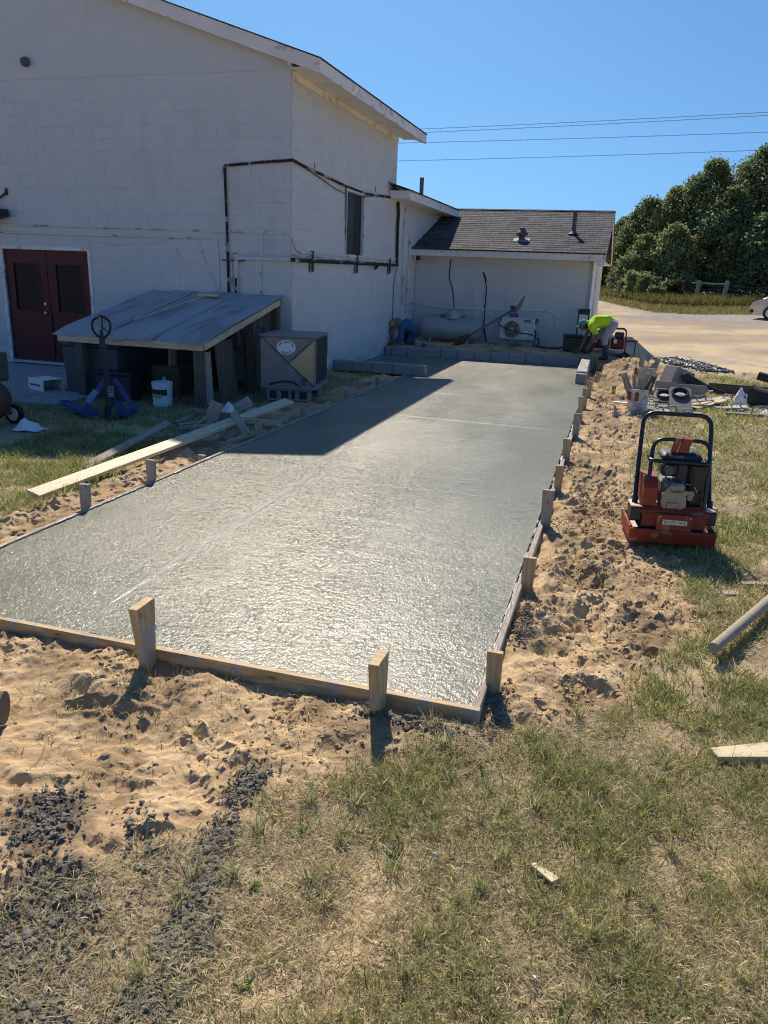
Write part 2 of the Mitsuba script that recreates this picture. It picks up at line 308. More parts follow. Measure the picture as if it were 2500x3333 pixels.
scene['m_ground'] = two(bump({'type': 'principled', 'base_color': VC, 'roughness': 0.95, 'specular': 0.15}, lambda p, n, uv: 0.005 * fbm(p.x * 90, p.y * 90, p.z * 60, 3) + 0.006 * noise(p.x * 35, p.y * 35, p.z * 20), 1.0, 2e-3))
scene['ground'] = mikit.ply((np.stack([Xf, Yf, Zf], 1), F), 'm_ground', smooth=True, color=col)
labels['ground'] = {'kind': 'structure', 'label': 'sandy ground with worn grass around the building'}
from scipy.interpolate import RegularGridInterpolator
_gz = RegularGridInterpolator((gy, gx), Zf.reshape(shp), bounds_error=False, fill_value=None)
_gs = RegularGridInterpolator((gy, gx), S.reshape(shp), bounds_error=False, fill_value=0)
def gz(x, y): return _gz(np.stack([np.asarray(y, float), np.asarray(x, float)], -1))
def gs(x, y): return _gs(np.stack([np.asarray(y, float), np.asarray(x, float)], -1))

# ---------------------------------------------------------------- wet slab
def wet_col(p, n, uv):
    a = fbm(p.x * 1.4, p.y * .7, 0, 4); b = fbm(p.x * 14, p.y * 9, 0, 3)
    c = mix((0.135, 0.138, 0.103), (0.195, 0.196, 0.15), smoothstep(.3, .7, a) * .7 + .3 * b)
    # trowel passes: long straight marks left by the screed and float
    k1 = smoothstep(0.02, 0.006, dr.abs(p.x + 2.745 + .012 * noise(p.y * 3))) * smoothstep(3.6, 3.8, p.y) * smoothstep(7.2, 6.2, p.y)
    return mix(c, (0.5, 0.49, 0.45), k1 * .6)
def wet_bump(p, n, uv):
    rough = 1.35 + 1.0 * smoothstep(.35, .65, fbm(p.x * .9 + 3, p.y * .45, 1, 3))
    h = rough * (0.00095 * noise(p.x * 105, p.y * 85) + 0.0005 * noise(p.x * 260 + 7, p.y * 210) + 0.0011 * noise(p.x * 30, p.y * 46, 3)) + .0020 * fbm(p.x * 5, p.y * 8, 4, 2)
    ln = smoothstep(.014, 0, dr.abs(p.x + 2.745)) * smoothstep(7.4, 6.4, p.y) * smoothstep(3.5, 3.8, p.y) + smoothstep(.012, 0, dr.abs(p.x + 1.87)) * smoothstep(7.4, 6, p.y) * smoothstep(3.3, 3.7, p.y) * .2 + smoothstep(.01, 0, dr.abs(p.x + .95)) * smoothstep(6, 5, p.y) * .1
    ly = smoothstep(.03, 0, dr.abs(p.y - 10.4 + .04 * p.x)) + smoothstep(.03, 0, dr.abs(p.y - 12.9)) * .8 + smoothstep(.025, 0, dr.abs(p.y - 8.4 - .05 * p.x)) * .5
    st = noise(p.y * 2.2, p.x * .25 + 5) * .004 + .0016 * noise(p.y * 9, p.x * .5) + .0022 * noise(p.x * 6, p.y * .35)
    return h + st + 0.005 * ln + .004 * ly
scene['m_wet'] = two(bump(P(proc(wet_col), proc(lambda p, n, uv: 0.30 + .12 * fbm(p.x * 1.6, p.y * .35, 7, 3) - .24 * smoothstep(.57, .70, noise(p.x * 70 + 3, p.y * 52) * .6 + .4 * noise(p.x * 190, p.y * 150))), 0, 0.33), wet_bump, 1.0, 1.5e-3))
poly = Polygon([(SX0, SY0), (SX1, SY0), (SX1 - .1, 18.70), (-5.55, 18.36), (-5.55, 15.02), (SX0 + .02, 15.02)])
xs, ys = np.linspace(-5.55, SX1, 60), np.linspace(SY0, SY1, 150)
top = trimesh.creation.extrude_polygon(poly, 0.11, engine='earcut'); top.apply_translation([0, 0, -0.11])
scene['concrete_slab'] = mikit.ply(top, 'm_wet'); labels['concrete_slab'] = {'kind': 'structure', 'label': 'freshly poured wet concrete slab, grey and glistening'}
# ---------------------------------------------------------------- buildings
XW, YW, YB = -5.55, 12.76, 18.95      # right wall, gable wall, far end of the tall hall
mat('m_black', (0.015, 0.016, 0.018), 0.45); mat('m_rubber', (0.02, 0.02, 0.021), 0.8)
mat('m_window', (0.012, 0.013, 0.016), 0.3, 0, 0.15); mat('m_steel', (0.55, 0.56, 0.57), 0.35, 0.9)
mat('m_galv', (0.50, 0.51, 0.50), 0.5, 0.6); mat('m_white', (0.75, 0.75, 0.73), 0.45); mat('m_darkpipe', (0.09, 0.095, 0.09), 0.7)
def pipe_col(p, n, uv):
    w = smoothstep(.6, .68, fbm(p.x * 6, p.y * 6, p.z * 6, 3))
    return mix((0.62, 0.62, 0.59), (0.16, 0.16, 0.15), w * .7)
scene['m_pipe'] = two(P(proc(pipe_col), 0.5, 0, 0.4))
def insul_col(p, n, uv):
    w = smoothstep(.6, .64, fbm(p.x * 7 + 3, p.y * 5, p.z * 7, 3))
    return mix((0.02, 0.02, 0.022), (0.5, 0.5, 0.48), w * .75)
scene['m_insul'] = two(P(proc(insul_col), 0.7, 0, 0.3))
def red_col(p, n, uv):
    return mix((0.095, 0.004, 0.008), (0.055, 0.003, 0.006), fbm(p.x * 3, p.y * 3, p.z * 2, 3))
scene['m_reddoor'] = two(P(proc(red_col), 0.45, 0, 0.4))

BL, BH, JT = 0.4064, 0.2032, 0.006
_bcache = {}
def block_mesh(L, H, axis):
    k = (round(L, 3), round(H, 3), axis)
    if k not in _bcache:
        d, c = 0.009, 0.0028
        m = cbox(L - JT, H - JT, d, c)      # local: x along wall, y up, z out
        R = {'gable': np.array([[1, 0, 0], [0, 0, -1], [0, 1, 0.0]]), 'side': np.array([[0, 0, 1], [1, 0, 0], [0, 1, 0.0]])}[axis]
        _bcache[k] = mikit.ply(moved(m, R), 'm_block')
    return _bcache[k]
def block_list(axis, c0, s0, s1, z0, courses, holes, flip=False, blen=BL):
    out = []
    for r in range(courses):
        zc = z0 + (r + .5) * BH; off = (r % 2) * blen / 2
        a = s0 - blen + off
        while a < s1:
            lo, hi = max(a, s0), min(a + blen, s1); a += blen
            segs = [(lo, hi)]
            for h0, h1, hz0, hz1 in holes:
                if zc + BH / 2 > hz0 + .01 and zc - BH / 2 < hz1 - .01:
                    segs = [t for (p_, q_) in segs for t in ((p_, min(q_, h0)), (max(p_, h1), q_)) if t[1] - t[0] > 1e-6]
            for p_, q_ in segs:
                if q_ - p_ > 0.05:
                    s = (p_ + q_) / 2; pos = (s, c0, zc) if axis == 'gable' else (c0, s, zc)
                    out.append((q_ - p_, pos, axis))
    return out
def lay_blocks(parent, blocks, most):
    blocks = sorted(blocks, key=lambda b: np.linalg.norm(np.array(b[1]) - CAM) * (0.6 if b[2] == 'gable' else 1.0))
    for L, pos, ax in blocks[:most]:
        j = rng.normal(0, 0.0005); pz = (pos[0], pos[1] - 0.0 + j, pos[2]) if ax == 'gable' else (pos[0] + j, pos[1], pos[2])
        part(parent, 'block', block_mesh(L, BH, ax), None, xf=T().translate([float(v) for v in pz]).rotate([0, 0, 1], float(rng.normal(0, .05))))
    rest = []
    for L, pos, ax in blocks[most:]:
        d = block_mesh(L, BH, ax); v, f = meshkit.WRITTEN[d['filename']][:2]
        rest.append(trimesh.Trimesh(v + np.array(pos), f, process=False))
    if rest:
        part(parent, 'block_courses', cat_(rest), 'm_block', smooth=False, kind='stuff')

# ---- tall hall
hall = thing('main_hall', 'tall white painted concrete block hall with gable roof and red double doors', 'building')
DX0, DX1, DZ = -11.575, -9.64, 2.105
WY0, WY1, WZ0, WZ1 = 15.44, 16.52, 2.26, 3.44
gable = Polygon([(-26, -0.3), (XW - .006, -0.3), (XW - .006, 4.985), (-26, 4.985)]).difference(Polygon([(DX0, -.12), (DX1, -.12), (DX1, DZ), (DX0, DZ)]))
gw = part(hall, 'wall', extr(gable, 0.2, RXZ, (0, YW + .2012, 0)), 'm_block', smooth=False)
sw = Polygon([(YW + .21, -0.3), (YB, -0.3), (YB, 4.985), (YW + .21, 4.985)]).difference(Polygon([(WY0, WZ0), (WY1, WZ0), (WY1, WZ1), (WY0, WZ1)]))
sd = part(hall, 'side_wall', extr(sw, 0.2, RYZ, (XW - .2012, 0, 0)), 'm_block', smooth=False)
bg = block_list('gable', YW, -12.6, XW - .0, -0.06, 24, [(DX0 - .06, DX1 + .06, -.2, DZ + .05)])
bs = block_list('side', XW, YW + .005, YB, -0.06, 24, [(WY0 - .02, WY1 + .02, WZ0 - .02, WZ1 + .02)])
ng = 185
lay_blocks(gw, bg, ng); lay_blocks(sd, bs, 300 - ng)
# smooth gable above the trim line, trim strip
RIDGE = -15.2; PITCHR = 0.3333
zr = lambda x: 5.0 + PITCHR * (-5.0 - x)
part(hall, 'gable_panel', extr([(-26, 4.99), (XW - .01, 4.99), (XW - .01, zr(XW) + .0), (RIDGE, zr(RIDGE)), (-26, zr(RIDGE) - PITCHR * (RIDGE + 26))], 0.19, RXZ, (0, YW + .19, 0)), 'm_block', smooth=False)
part(hall, 'trim_strip', bx((-15, YW - .002, 4.98), (18.9, .018, .018), ch=.003), 'm_block')
# roof slopes with overhang, soffit, fascias
EX = -5.0; YN = 12.58; YE = 19.42
def slope_slab(x0, x1, y0, y1, zt, th):
    z0, z1 = zt(x0), zt(x1)
    return hull([(x0, y0, z0), (x1, y0, z1), (x0, y1, z0), (x1, y1, z1), (x0, y0, z0 - th), (x1, y0, z1 - th), (x0, y1, z0 - th), (x1, y1, z1 - th)])
zt = lambda x: 5.075 + PITCHR * (EX - x)
scene['m_shingle_dark'] = two(P(proc(lambda p, n, uv: mix((0.05, 0.05, 0.052), (0.11, 0.108, 0.105), cell_rand(p.x * 7, p.y * 3, 0))), 0.95, 0, 0.2))
part(hall, 'roof', slope_slab(RIDGE, EX + .03, YN - .03, YE + .03, lambda x: zt(x) + .018, .02), 'm_shingle_dark', smooth=False)
part(hall, 'roof', slope_slab(-26, RIDGE, YN - .03, YE + .03, lambda x: zt(RIDGE) + .018 - PITCHR * (RIDGE - x), .02), 'm_shingle_dark', smooth=False)
part(hall, 'roof_deck', slope_slab(RIDGE, EX - .02, YN + .03, YE - .03, lambda x: zt(x) - .004, .05), 'm_trim', smooth=False)
def rake(y, x0, x1, h=.205): # sloped fascia board
    return slope_slab(x0, x1, y - .013, y + .013, lambda x: zt(x) - .002, h)
part(hall, 'fascia', rake(YN, RIDGE, EX + .0135), 'm_trim', smooth=False)
part(hall, 'fascia', bx((EX, (YN + 16.9) / 2 + .007, zt(EX) - .105), (.026, 16.9 - YN - .014, .19), ch=.003), 'm_trim')
part(hall, 'fascia', bx((EX, (16.905 + YE) / 2, zt(EX) - .107), (.026, YE - 16.905, .19), ch=.003), 'm_trim')
part(hall, 'fascia', rake(YE, RIDGE, EX - .0135), 'm_trim', smooth=False)
part(hall, 'soffit', bx(((XW + EX) / 2, (YN + YE) / 2, 4.965), (EX - XW - .028, YE - YN - .03, .012), ch=.001), 'm_trim')
part(hall, 'eave_return', bx((XW + .02, (YN + YW) / 2 + .004, 5.055), (.09, YW - YN - .03, .15)), 'm_trim')
part(hall, 'frieze_board', bx((XW + .014, (YW + YB) / 2, 4.90), (.02, YB - YW - .01, .11), ch=.003), 'm_trim')
part(hall, 'soffit', slope_slab(RIDGE, XW - .02, YN + .014, YW - .004, lambda x: zt(x) - .06, .012), 'm_trim', smooth=False)
part(hall, 'far_gable', extr([(-26, -.3), (XW - .21, -.3), (XW - .21, 5.0), (RIDGE, zr(RIDGE)), (-26, zr(RIDGE) - PITCHR * (RIDGE + 26))], 0.1, RXZ, (0, YB, 0)), 'm_block', smooth=False)
part(hall, 'left_wall', bx((-25.9, 15.9, 2.3), (.2, 6, 5.2)), 'm_block')
# rounded dome fitting high on the gable
part(hall, 'vent_cap', moved(lathe([(0, .12), (.06, .115), (.1, .07), (.115, 0), (.115, -.03), (0, -.03)], 20), rotm([1, 0, 0], 100) * .7, (-10.6, YW - .05, 5.24)), 'm_darkpipe', label='small dark round vent cap high on the gable')
# red double door
dm = (DX0 + DX1) / 2
part(hall, 'door_frame', cat_([bx((DX0 - .027, YW - .004, 1.03), (.07, .03, 2.2)), bx((DX1 + .027, YW - .004, 1.03), (.07, .03, 2.2)), bx((dm, YW - .004, DZ + .037), (1.93, .03, .07))]), 'm_trim')
for a, b, hs in ((DX0, dm, 1), (dm, DX1, -1)):
    lf = Polygon([(a + .006, .03), (b - .006, .03), (b - .006, DZ - .006), (a + .006, DZ - .006)])
    wl, wr = a + .2, b - .2
    lf = lf.difference(Polygon([(wl, .98), (wr, .98), (wr, 1.86), (wl, 1.86)]))
    dk = part(hall, 'door', extr(lf, .045, RXZ, (0, YW + .075, 0)), 'm_reddoor', smooth=False, label='dark red door leaf with large dark window')
    part(dk, 'pane', bx(((wl + wr) / 2, YW + .055, 1.42), (wr - wl, .008, .88)), 'm_window')
    part(dk, 'window_trim', cat_([bx(((wl + wr) / 2, YW + .026, z), (wr - wl + .05, .012, .03)) for z in (.975, 1.865)] + [bx((x, YW + .026, 1.42), (.03, .012, .858)) for x in (wl - .01, wr + .01)]), 'm_reddoor')
    hx = a + .0 if hs == 1 else b
    for z in (.35, 1.1, 1.8): part(dk, 'hinge', bx((hx, YW + .022, z), (.035, .02, .11)), 'm_galv')
    if hs == 1:
        part(dk, 'handle', cat_([lathe([(0, .05), (.03, .04), (.035, .02), (.02, 0), (.014, -.02)], 14, (b - .09, YW + .02, .95), rotm([1, 0, 0], 90)), lathe([(0, .02), (.028, .018), (.028, 0)], 14, (b - .09, YW + .02, 1.12), rotm([1, 0, 0], 90))]), 'm_steel', label='silver door knob and deadbolt')
    else: part(dk, 'astragal', bx((a + .01, YW + .02, .55), (.035, .02, .85)), 'm_reddoor')
part(hall, 'threshold', bx((dm, YW - .01, 0.0), (2.0, .16, .05)), 'm_galv')
# side window
part(hall, 'window_frame', cat_([bx((XW + .01, WY0 - .03, (WZ0 + WZ1) / 2), (.05, .06, WZ1 - WZ0 + .16)), bx((XW + .01, WY1 + .03, (WZ0 + WZ1) / 2), (.03, .05, WZ1 - WZ0 + .1)), bx((XW + .01, (WY0 + WY1) / 2, WZ0 - .035), (.05, WY1 - WY0 + .0, .05)), bx((XW + .01, (WY0 + WY1) / 2, WZ1 + .03), (.04, WY1 - WY0, .05))]), 'm_pipe', label='weathered frame of the tall dark window')
part(hall, 'window_pane', bx((XW - .05, (WY0 + WY1) / 2, (WZ0 + WZ1) / 2), (.02, WY1 - WY0, WZ1 - WZ0)), 'm_window')
part(hall, 'window_screen', bx((XW - .032, WY0 + .3, (WZ0 + WZ1) / 2), (.008, .5, WZ1 - WZ0)), 'm_black')
# conduits and pipes on the gable (x, z) and round the corner on the side wall (y, z)
yg, xs_ = YW - .03, XW + .03
G = lambda l, o=0.0: [(x, yg - o, z) for x, z in l]
Sd = lambda l, o=0.0: [(xs_ + o, y, z) for y, z in l]
def pipe(pts, r, m='m_pipe', name='conduit', fr=.1, lab=None, par=None, seg=8): return part(par or hall, name, tube(fillet(pts, fr), r, seg), m, label=lab)
pipe(G([(-12.4, 2.545), (-6.78, 2.515), (-5.72, 2.51)]) + [(xs_, YW - .03, 2.47), (xs_, 12.86, 2.27)] + Sd([(13.05, 2.21), (19.14, 2.235)]), .017, fr=.12)
pipe(G([(-12.4, 2.42), (-10.1, 2.39), (-7.2, 2.4), (-6.94, 2.39), (-6.94, 0.6)], .0), .019, fr=.2)
pipe(G([(-6.76, 3.56), (-6.757, 3.2), (-6.745, 2.5), (-6.74, 0.5)], .01), .022, 'm_insul', 'pipe', lab='dark peeling insulated pipe')
pipe(G([(-6.80, 3.55), (-6.79, 3.2), (-6.78, 2.5), (-6.775, 1.0)], 0), .012)
pipe(G([(-6.76, 3.56), (-6.12, 3.61), (-5.54, 3.64)], .01) + Sd([(12.74, 3.645), (13.04, 3.62), (15.39, 3.515), (16.57, 3.5), (18.93, 3.62)], .005), .023, 'm_insul', 'pipe', fr=.06)
pipe(G([(-6.5, 3.6), (-5.56, 3.665)], .0), .012)
pipe(G([(-6.09, 2.5), (-6.115, 2.0), (-6.12, .4)], .012), .015); part(hall, 'junction_box', bx((-6.09, YW - .04, 2.52), (.14, .06, .06)), 'm_pipe')
pipe(G([(-6.56, .5), (-6.58, 2.08), (-5.54, 2.09)], .02), .028, 'm_pipe', 'pipe', fr=.08); pipe(G([(-6.575, 1.45), (-6.58, 1.75)], .021), .03, 'm_insul', 'pipe')
pipe(G([(-6.65, .5), (-6.685, 2.16), (-5.54, 2.155)], .0) + Sd([(12.74, 2.155), (19.15, 2.14)]), .011, fr=.05)
pipe(Sd([(12.72, 2.08), (19.1, 2.105)], .03), .034, 'm_insul', 'pipe', fr=.02, seg=10); pipe(G([(-5.56, 2.09)], .02) + [(xs_ + .03, 12.725, 2.085)], .03, 'm_insul', 'pipe')
part(hall, 'pipe_bracket', bx((-6.64, YW - .035, 2.04), (.42, .05, .025)), 'm_darkpipe')
for y in (13.6, 16.08, 18.5): part(hall, 'pipe_bracket', cat_([bx((XW + .045, y, 2.08), (.05, .03, .36)), bx((XW + .015, y - .07, 1.98), (.012, .06, .2))]), 'm_darkpipe')
pipe(Sd([(18.98, 3.62), (19.07, 3.3), (19.04, 2.9), (19.1, 2.1)], .02), .035, 'm_rubber', 'pipe', lab='thick black insulated pipe')
pipe(Sd([(17.25, 2.0), (17.5, 2.1), (17.9, 2.11)], .05), .03, 'm_rubber', 'pipe')
pipe(Sd([(13.18, 3.6), (14.01, 3.51), (14.7, 3.42), (15.33, 3.38), (16.58, 3.44), (17.52, 3.55)], -.005), .009, 'm_darkpipe', 'cable')
pipe(Sd([(15.36, 3.52), (15.40, 2.25)], .0), .012, 'm_darkpipe')
for y, z in ((13.75, 3.69), (17.3, 3.66)): part(hall, 'strap', bx((XW + .012, y, z), (.01, .02, .11)), 'm_darkpipe')
pipe(G([(-10.1, 2.38), (-9.57, 2.29), (-9.02, 2.24), (-8.71, 2.27), (-8.25, 2.26), (-7.75, 2.395)], -.01), .009, 'm_pipe', 'cable')
pipe(G([(-7.35, 2.4), (-7.27, 2.2), (-7.13, 1.86), (-6.93, 1.42)], -.01), .008, 'm_pipe', 'cable')
part(hall, 'lamp_socket', cat_([bx((-7.75, YW - .03, 2.1), (.06, .06, .06)), tube([(-7.75, YW - .05, 2.13), (-7.73, YW - .07, 2.17), (-7.75, YW - .05, 2.2)], .014), bx((-7.77, YW - .02, 2.26), (.03, .03, .04))]), 'm_pipe')
# black floodlight bracketed to the gable at the frame's edge
fl = thing('floodlight', 'black wall mounted floodlight on a bracket above the red doors', 'lamp')
part(fl, 'housing', moved(bx((0, 0, 0), (.75, .3, .14), ch=.03), rotm([0, 1, 0], -14), (-11.62, YW - .2, 2.66)), 'm_black')
part(fl, 'bracket', cat_([tube([(-11.75, YW - .2, 2.74), (-11.55, YW - .1, 2.92), (-11.32, YW - .03, 3.1)], .018), bx((-11.32, YW - .02, 3.12), (.05, .03, .12)), bx((-11.62, YW - .18, 2.78), (.2, .12, .12))]), 'm_black')
for i in range(5): part(fl, 'fin', moved(bx((0, 0, .085), (.02, .26, .05)), rotm([0, 1, 0], -14), (-11.85 + .1 * i, YW - .2, 2.6 + .025 * i)), 'm_black')

# ---- middle wing: same wall line, lower roof
YA = 21.1
wing = thing('middle_wing', 'low white block wing joining the tall hall and the shingled annex', 'building')
ww = part(wing, 'wall', bx((XW - .1012, (YB + 27) / 2 + .01, 1.7725), (.2, 27 - YB - .02, 4.155)), 'm_block')
lay_blocks(ww, block_list('side', XW, YB + .01, YA - .01, -.06, 17, []), 120)
WX = -5.05
zw = lambda y: 3.745
part(wing, 'fascia', bx((WX, (18.35 + 20.3) / 2, 3.645), (.025, 20.3 - 18.35, .19), ch=.003), 'm_trim')
part(wing, 'fascia', bx((WX, (20.306 + 23.9) / 2, 3.643), (.026, 23.9 - 20.306, .19), ch=.003), 'm_trim')
part(wing, 'soffit', bx(((XW + WX) / 2 - .005, (18.35 + 23.9) / 2, 3.56), (WX - XW - .02, 5.53, .012), ch=.001), 'm_trim')
part(wing, 'roof', hull([(x, y, 3.745 + .3 * (WX - x) + d) for x in (WX + .05, -13) for y in (YB + .01, 23.95) for d in (0, .025)] ), 'm_shingle_dark', smooth=False)
part(wing, 'roof', hull([(x, y, 3.745 + .3 * (WX - x) + d) for x in (WX + .05, XW + .01) for y in (18.32, YB) for d in (0, .025)] ), 'm_shingle_dark', smooth=False)
part(wing, 'end_board', bx(((XW + WX) / 2, 18.36, 3.655), (WX - XW - .03, .022, .17), ch=.002), 'm_trim')
part(wing, 'back_wall', bx((-9.4, 26.9, 1.5), (7.5, .2, 3.6)), 'm_block')
part(wing, 'vent_pipe', cyl((-5.72, 22, 3.85), (-5.72, 22, 4.42), .055), 'm_darkpipe', label='dark vent pipe standing on the low roof')
W = lambda l, o=0.0: [(xs_ + o, y, z) for y, z in l]
pipe(W([(19.78, 3.54), (19.68, 3.06), (19.72, 1.71), (19.74, 1.24), (20.0, 1.15), (20.9, 1.16)]), .017, par=wing); part(wing, 'junction_box', bx((XW + .04, 19.72, 1.75), (.06, .1, .16)), 'm_galv')
pipe(W([(20.5, 2.98), (20.27, 2.97), (20.25, 0.9)]), .025, par=wing, fr=.1)
pipe(W([(19.23, 2.06), (18.99, 1.68), (18.98, .3)], -.01), .008, 'm_darkpipe', 'cable', par=wing)
pipe(W([(20.7, 2.2), (20.8, 2.25), (20.88, 2.1), (20.95, .95)], -.01), .008, par=wing, name='cable')

# ---- annex
ann = thing('annex', 'single storey white block annex with grey shingled roof at the far end of the slab', 'building')
AX1 = -1.0; YR = 24.7; ZE, ZR = 2.56, 3.83
aw = part(ann, 'wall', bx(((XW + AX1) / 2, YA + .1012, 1.2), (AX1 - XW - .012, .2, 2.42)), 'm_block')
lay_blocks(aw, block_list('gable', YA, XW + .01, AX1, -.06, 12, [(-3.9, -3.36, 2.0, 2.35)]), 150)
part(ann, 'wall_patch', bx((-3.63, YA - .004, 2.17), (.52, .012, .35)), 'm_block', label='smooth square patch in the block wall')
part(ann, 'end_wall', bx((AX1 + .004, YA + 3.7, 1.2), (.19, 7.2, 2.42)), 'm_block')
part(ann, 'corner_board', bx((AX1 + .11, YA + .35, 1.18), (.025, .7, 2.36)), 'm_trim')
part(ann, 'downspout', bx((AX1 + .12, YA + 2.3, 1.18), (.06, .09, 2.36)), 'm_trim')
part(ann, 'gable_end', extr([(YA + .1, 2.41), (YR + 3.5, 2.41), (YR, ZR - .12)], .1, RYZ, (AX1 - .02, 0, 0)), 'm_trim', smooth=False)
part(ann, 'fascia', bx(((XW - .1 + -.62) / 2, YA - .5, ZE - .1), (4.95, .025, .16), ch=.003), 'm_trim')
part(ann, 'soffit', bx(((XW + -.62) / 2, YA - .24, ZE - .165), (4.93, .52, .012), ch=.001), 'm_trim')
part(ann, 'soffit', bx((-.78, YA + 3.6, ZE - .17), (.3, 7.2, .012), ch=.001), 'm_trim')
sl = (ZR - ZE) / (YR - (YA - .53))
yrk = lambda y0, y1, t: hull([(x, y, ZE - .015 + sl * (y - (YA - .53)) - d) for x in (-.642, -.618) for y in (y0, y1) for d in (0, t)])
part(ann, 'rake_board', yrk(YA - .51, YR, .2), 'm_trim', smooth=False)
part(ann, 'rake_board', hull([(x, y, ZR - .015 - sl * (y - YR) - d) for x in (-.642, -.618) for y in (YR + .001, YR + 4.0) for d in (0, .2)]), 'm_trim', smooth=False)
part(ann, 'eave_return', bx((-.72, YA - .36, ZE - .235), (.22, .3, .13)), 'm_trim')
zro = lambda y: ZE + sl * (y - (YA - .53))
part(ann, 'roof', hull([(x, y, zro(y) - d) for x in (-5.6, -.6) for y in (YA - .53, YR) for d in (.03, .008)]), 'm_shingle_dark', smooth=False)
part(ann, 'roof', hull([(x, y, ZR - sl * (y - YR) - d) for x in (-5.6, -.6) for y in (YR, YR + 4.1) for d in (.03, .0)]), 'm_shingle_dark', smooth=False)
sh, shc = [], []
nrow = 21; Ls = (YR - (YA - .53)) / nrow
Rs = rotm([1, 0, 0], math.degrees(math.atan(sl)))
for r in range(nrow):
    y = YA - .53 + (r + .5) * Ls; x = -5.62 + (r % 3) * .11 + rng.uniform(0, .05)
    while x < -.6:
        wd = rng.uniform(.26, .36); x1 = min(x + wd, -.585)
        if x1 - x > .06:
            m = hull([((sx_) * (x1 - x - .006) / 2, sy_ * Ls * .56, sz_) for sx_ in (-1, 1) for sy_, sz_ in ((-1, 0.000), (-1, .014), (1, 0.0), (1, .003))])
            m.apply_transform(Mx(Rs @ rotm([0, 0, 1], rng.normal(0, .3)), ((x + x1) / 2, y, zro(y) - .006 + rng.uniform(0, .002)))); sh.append(m)
            g = rng.uniform(.05, .105) * rng.choice([1, 1, 1, .8]); shc.append(np.repeat(np.array([[g * .93, g, g * 1.1]]), len(m.vertices), 0))
        x = x1
scene['m_shingle'] = two({'type': 'principled', 'base_color': VC, 'roughness': 0.9, 'specular': 0.3})
ex = [trimesh.Trimesh(m.vertices[m.faces].reshape(-1, 3), np.arange(3 * len(m.faces)).reshape(-1, 3), process=False) for m in sh]
exc = [np.repeat(c[:1], 3 * len(m.faces), 0) for m, c in zip(sh, shc)]
part(ann, 'shingles', cat_(ex), 'm_shingle', smooth=False, color=np.vstack(exc), kind='stuff', label='grey asphalt shingles in staggered courses')
part(ann, 'ridge_cap', cat_([bx((-3.1, YR - .06, ZR + .003), (5.0, .13, .02), rotm([1, 0, 0], 18)), bx((-3.1, YR + .06, ZR + .003), (5.0, .13, .02), rotm([1, 0, 0], -18))]), 'm_shingle_dark')
part(ann, 'vent_pipe', cat_([cyl((-1.55, 22.22, zro(22.22) - .05), (-1.55, 22.22, 3.62), .055), lathe([(.16, 0), (.07, .07), (.06, .09)], 16, (-1.55, 22.22, zro(22.22) + .0)), bx((-1.62, 22.2, 3.63), (.16, .06, .025))]), 'm_darkpipe', label='tall dark vent pipe on the right of the roof')
tv = (-2.82, 21.55)
part(ann, 'roof_vent', cat_([cyl((*tv, zro(tv[1]) - .02), (*tv, zro(tv[1]) + .15), .08), lathe([(.15, .12), (.15, .18), (.07, .26), (.07, .3), (0, .31)], 16, (*tv, zro(tv[1])))]), 'm_darkpipe', label='squat dark roof vent with a flat flashing')
mat('m_flash', (.36, .36, .36), .8); part(ann, 'flashing', bx((*tv, zro(tv[1]) + .012), (.42, .3, .006), Rs), 'm_flash')
part(ann, 'speaker', bx((-5.4, YA - .34, 2.33), (.1, .12, .14), ch=.02), 'm_black')
ya = YA - .02; A = lambda l, o=0.0: [(x, ya - o, z) for x, z in l]
def apipe(l, r, m, n, **k): return pipe(A(l, k.pop('o', 0)), r, m, n, par=ann, **k)
apipe([(-4.58, 2.33), (-4.61, 1.86), (-4.48, 1.52), (-4.42, 1.14), (-4.42, .98)], .012, 'm_rubber', 'cable', lab='black cable hanging down the wall to the tank')
apipe([(-3.69, 2.02), (-3.61, 1.83), (-3.58, 1.6), (-3.59, 1.02), (-3.58, .63), (-3.49, .25)], .02, 'm_rubber', 'cable', lab='thick black cable dropping from the wall patch')
apipe([(-3.65, 2.02), (-3.56, 1.86), (-3.6, 1.67), (-3.61, 1.02), (-3.6, .3)], .014, 'm_pipe', 'cable', o=.01)
apipe([(-3.9, 1.56), (-3.885, 1.4), (-3.89, 1.3), (-3.86, 1.17), (-3.86, .8)], .014, 'm_pipe', 'cable')
apipe([(-5.52, 1.16), (-5.23, 1.09), (-4.7, 1.06), (-3.94, 1.05), (-3.5, 1.07), (-3.0, 1.08), (-2.4, 1.1), (-1.88, 1.11), (-1.71, 1.03), (-1.71, .73), (-1.9, .25)], .02, 'm_pipe', 'conduit', fr=.1)
apipe([(-5.52, .9), (-4.69, .875), (-3.15, .93)], .008, 'm_pipe', 'cable')
# ---------------------------------------------------------------- forms, stakes, blocks
zat = lambda x, y: float(gz(x, y))
form = thing('form_board', 'long timber form board along the right edge of the wet slab', 'board', 'timber forms round the slab')
def form_run(pts, lab, key=None):
    k = key or thing('form_board', lab, 'board', 'timber forms round the slab')
    if key: labels[k]['label'] = lab
    for a, b in zip(pts, pts[1:]):
        d = np.subtract(b, a); d = d / np.linalg.norm(d) * .004
        part(k, 'plank', board((a[0] + d[0], a[1] + d[1], -.057), (b[0] - d[0], b[1] - d[1], -.057), .038, .14), 'm_wood_old' if abs(d[1]) > abs(d[0]) else 'm_wood_new')
    return k
form_run([(SX1 + .022, 3.17), (SX1 + .02, 7.0), (SX1 - .005, 11.0), (SX1 - .04, 15.3)], 'long cement-smeared form board along the right edge of the slab', form)
form_run([(SX0 - .022, 3.17), (SX0 - .021, 7.6), (SX0 - .02, 11.3), (SX0 - .02, 14.9)], 'long form board along the left edge of the slab')
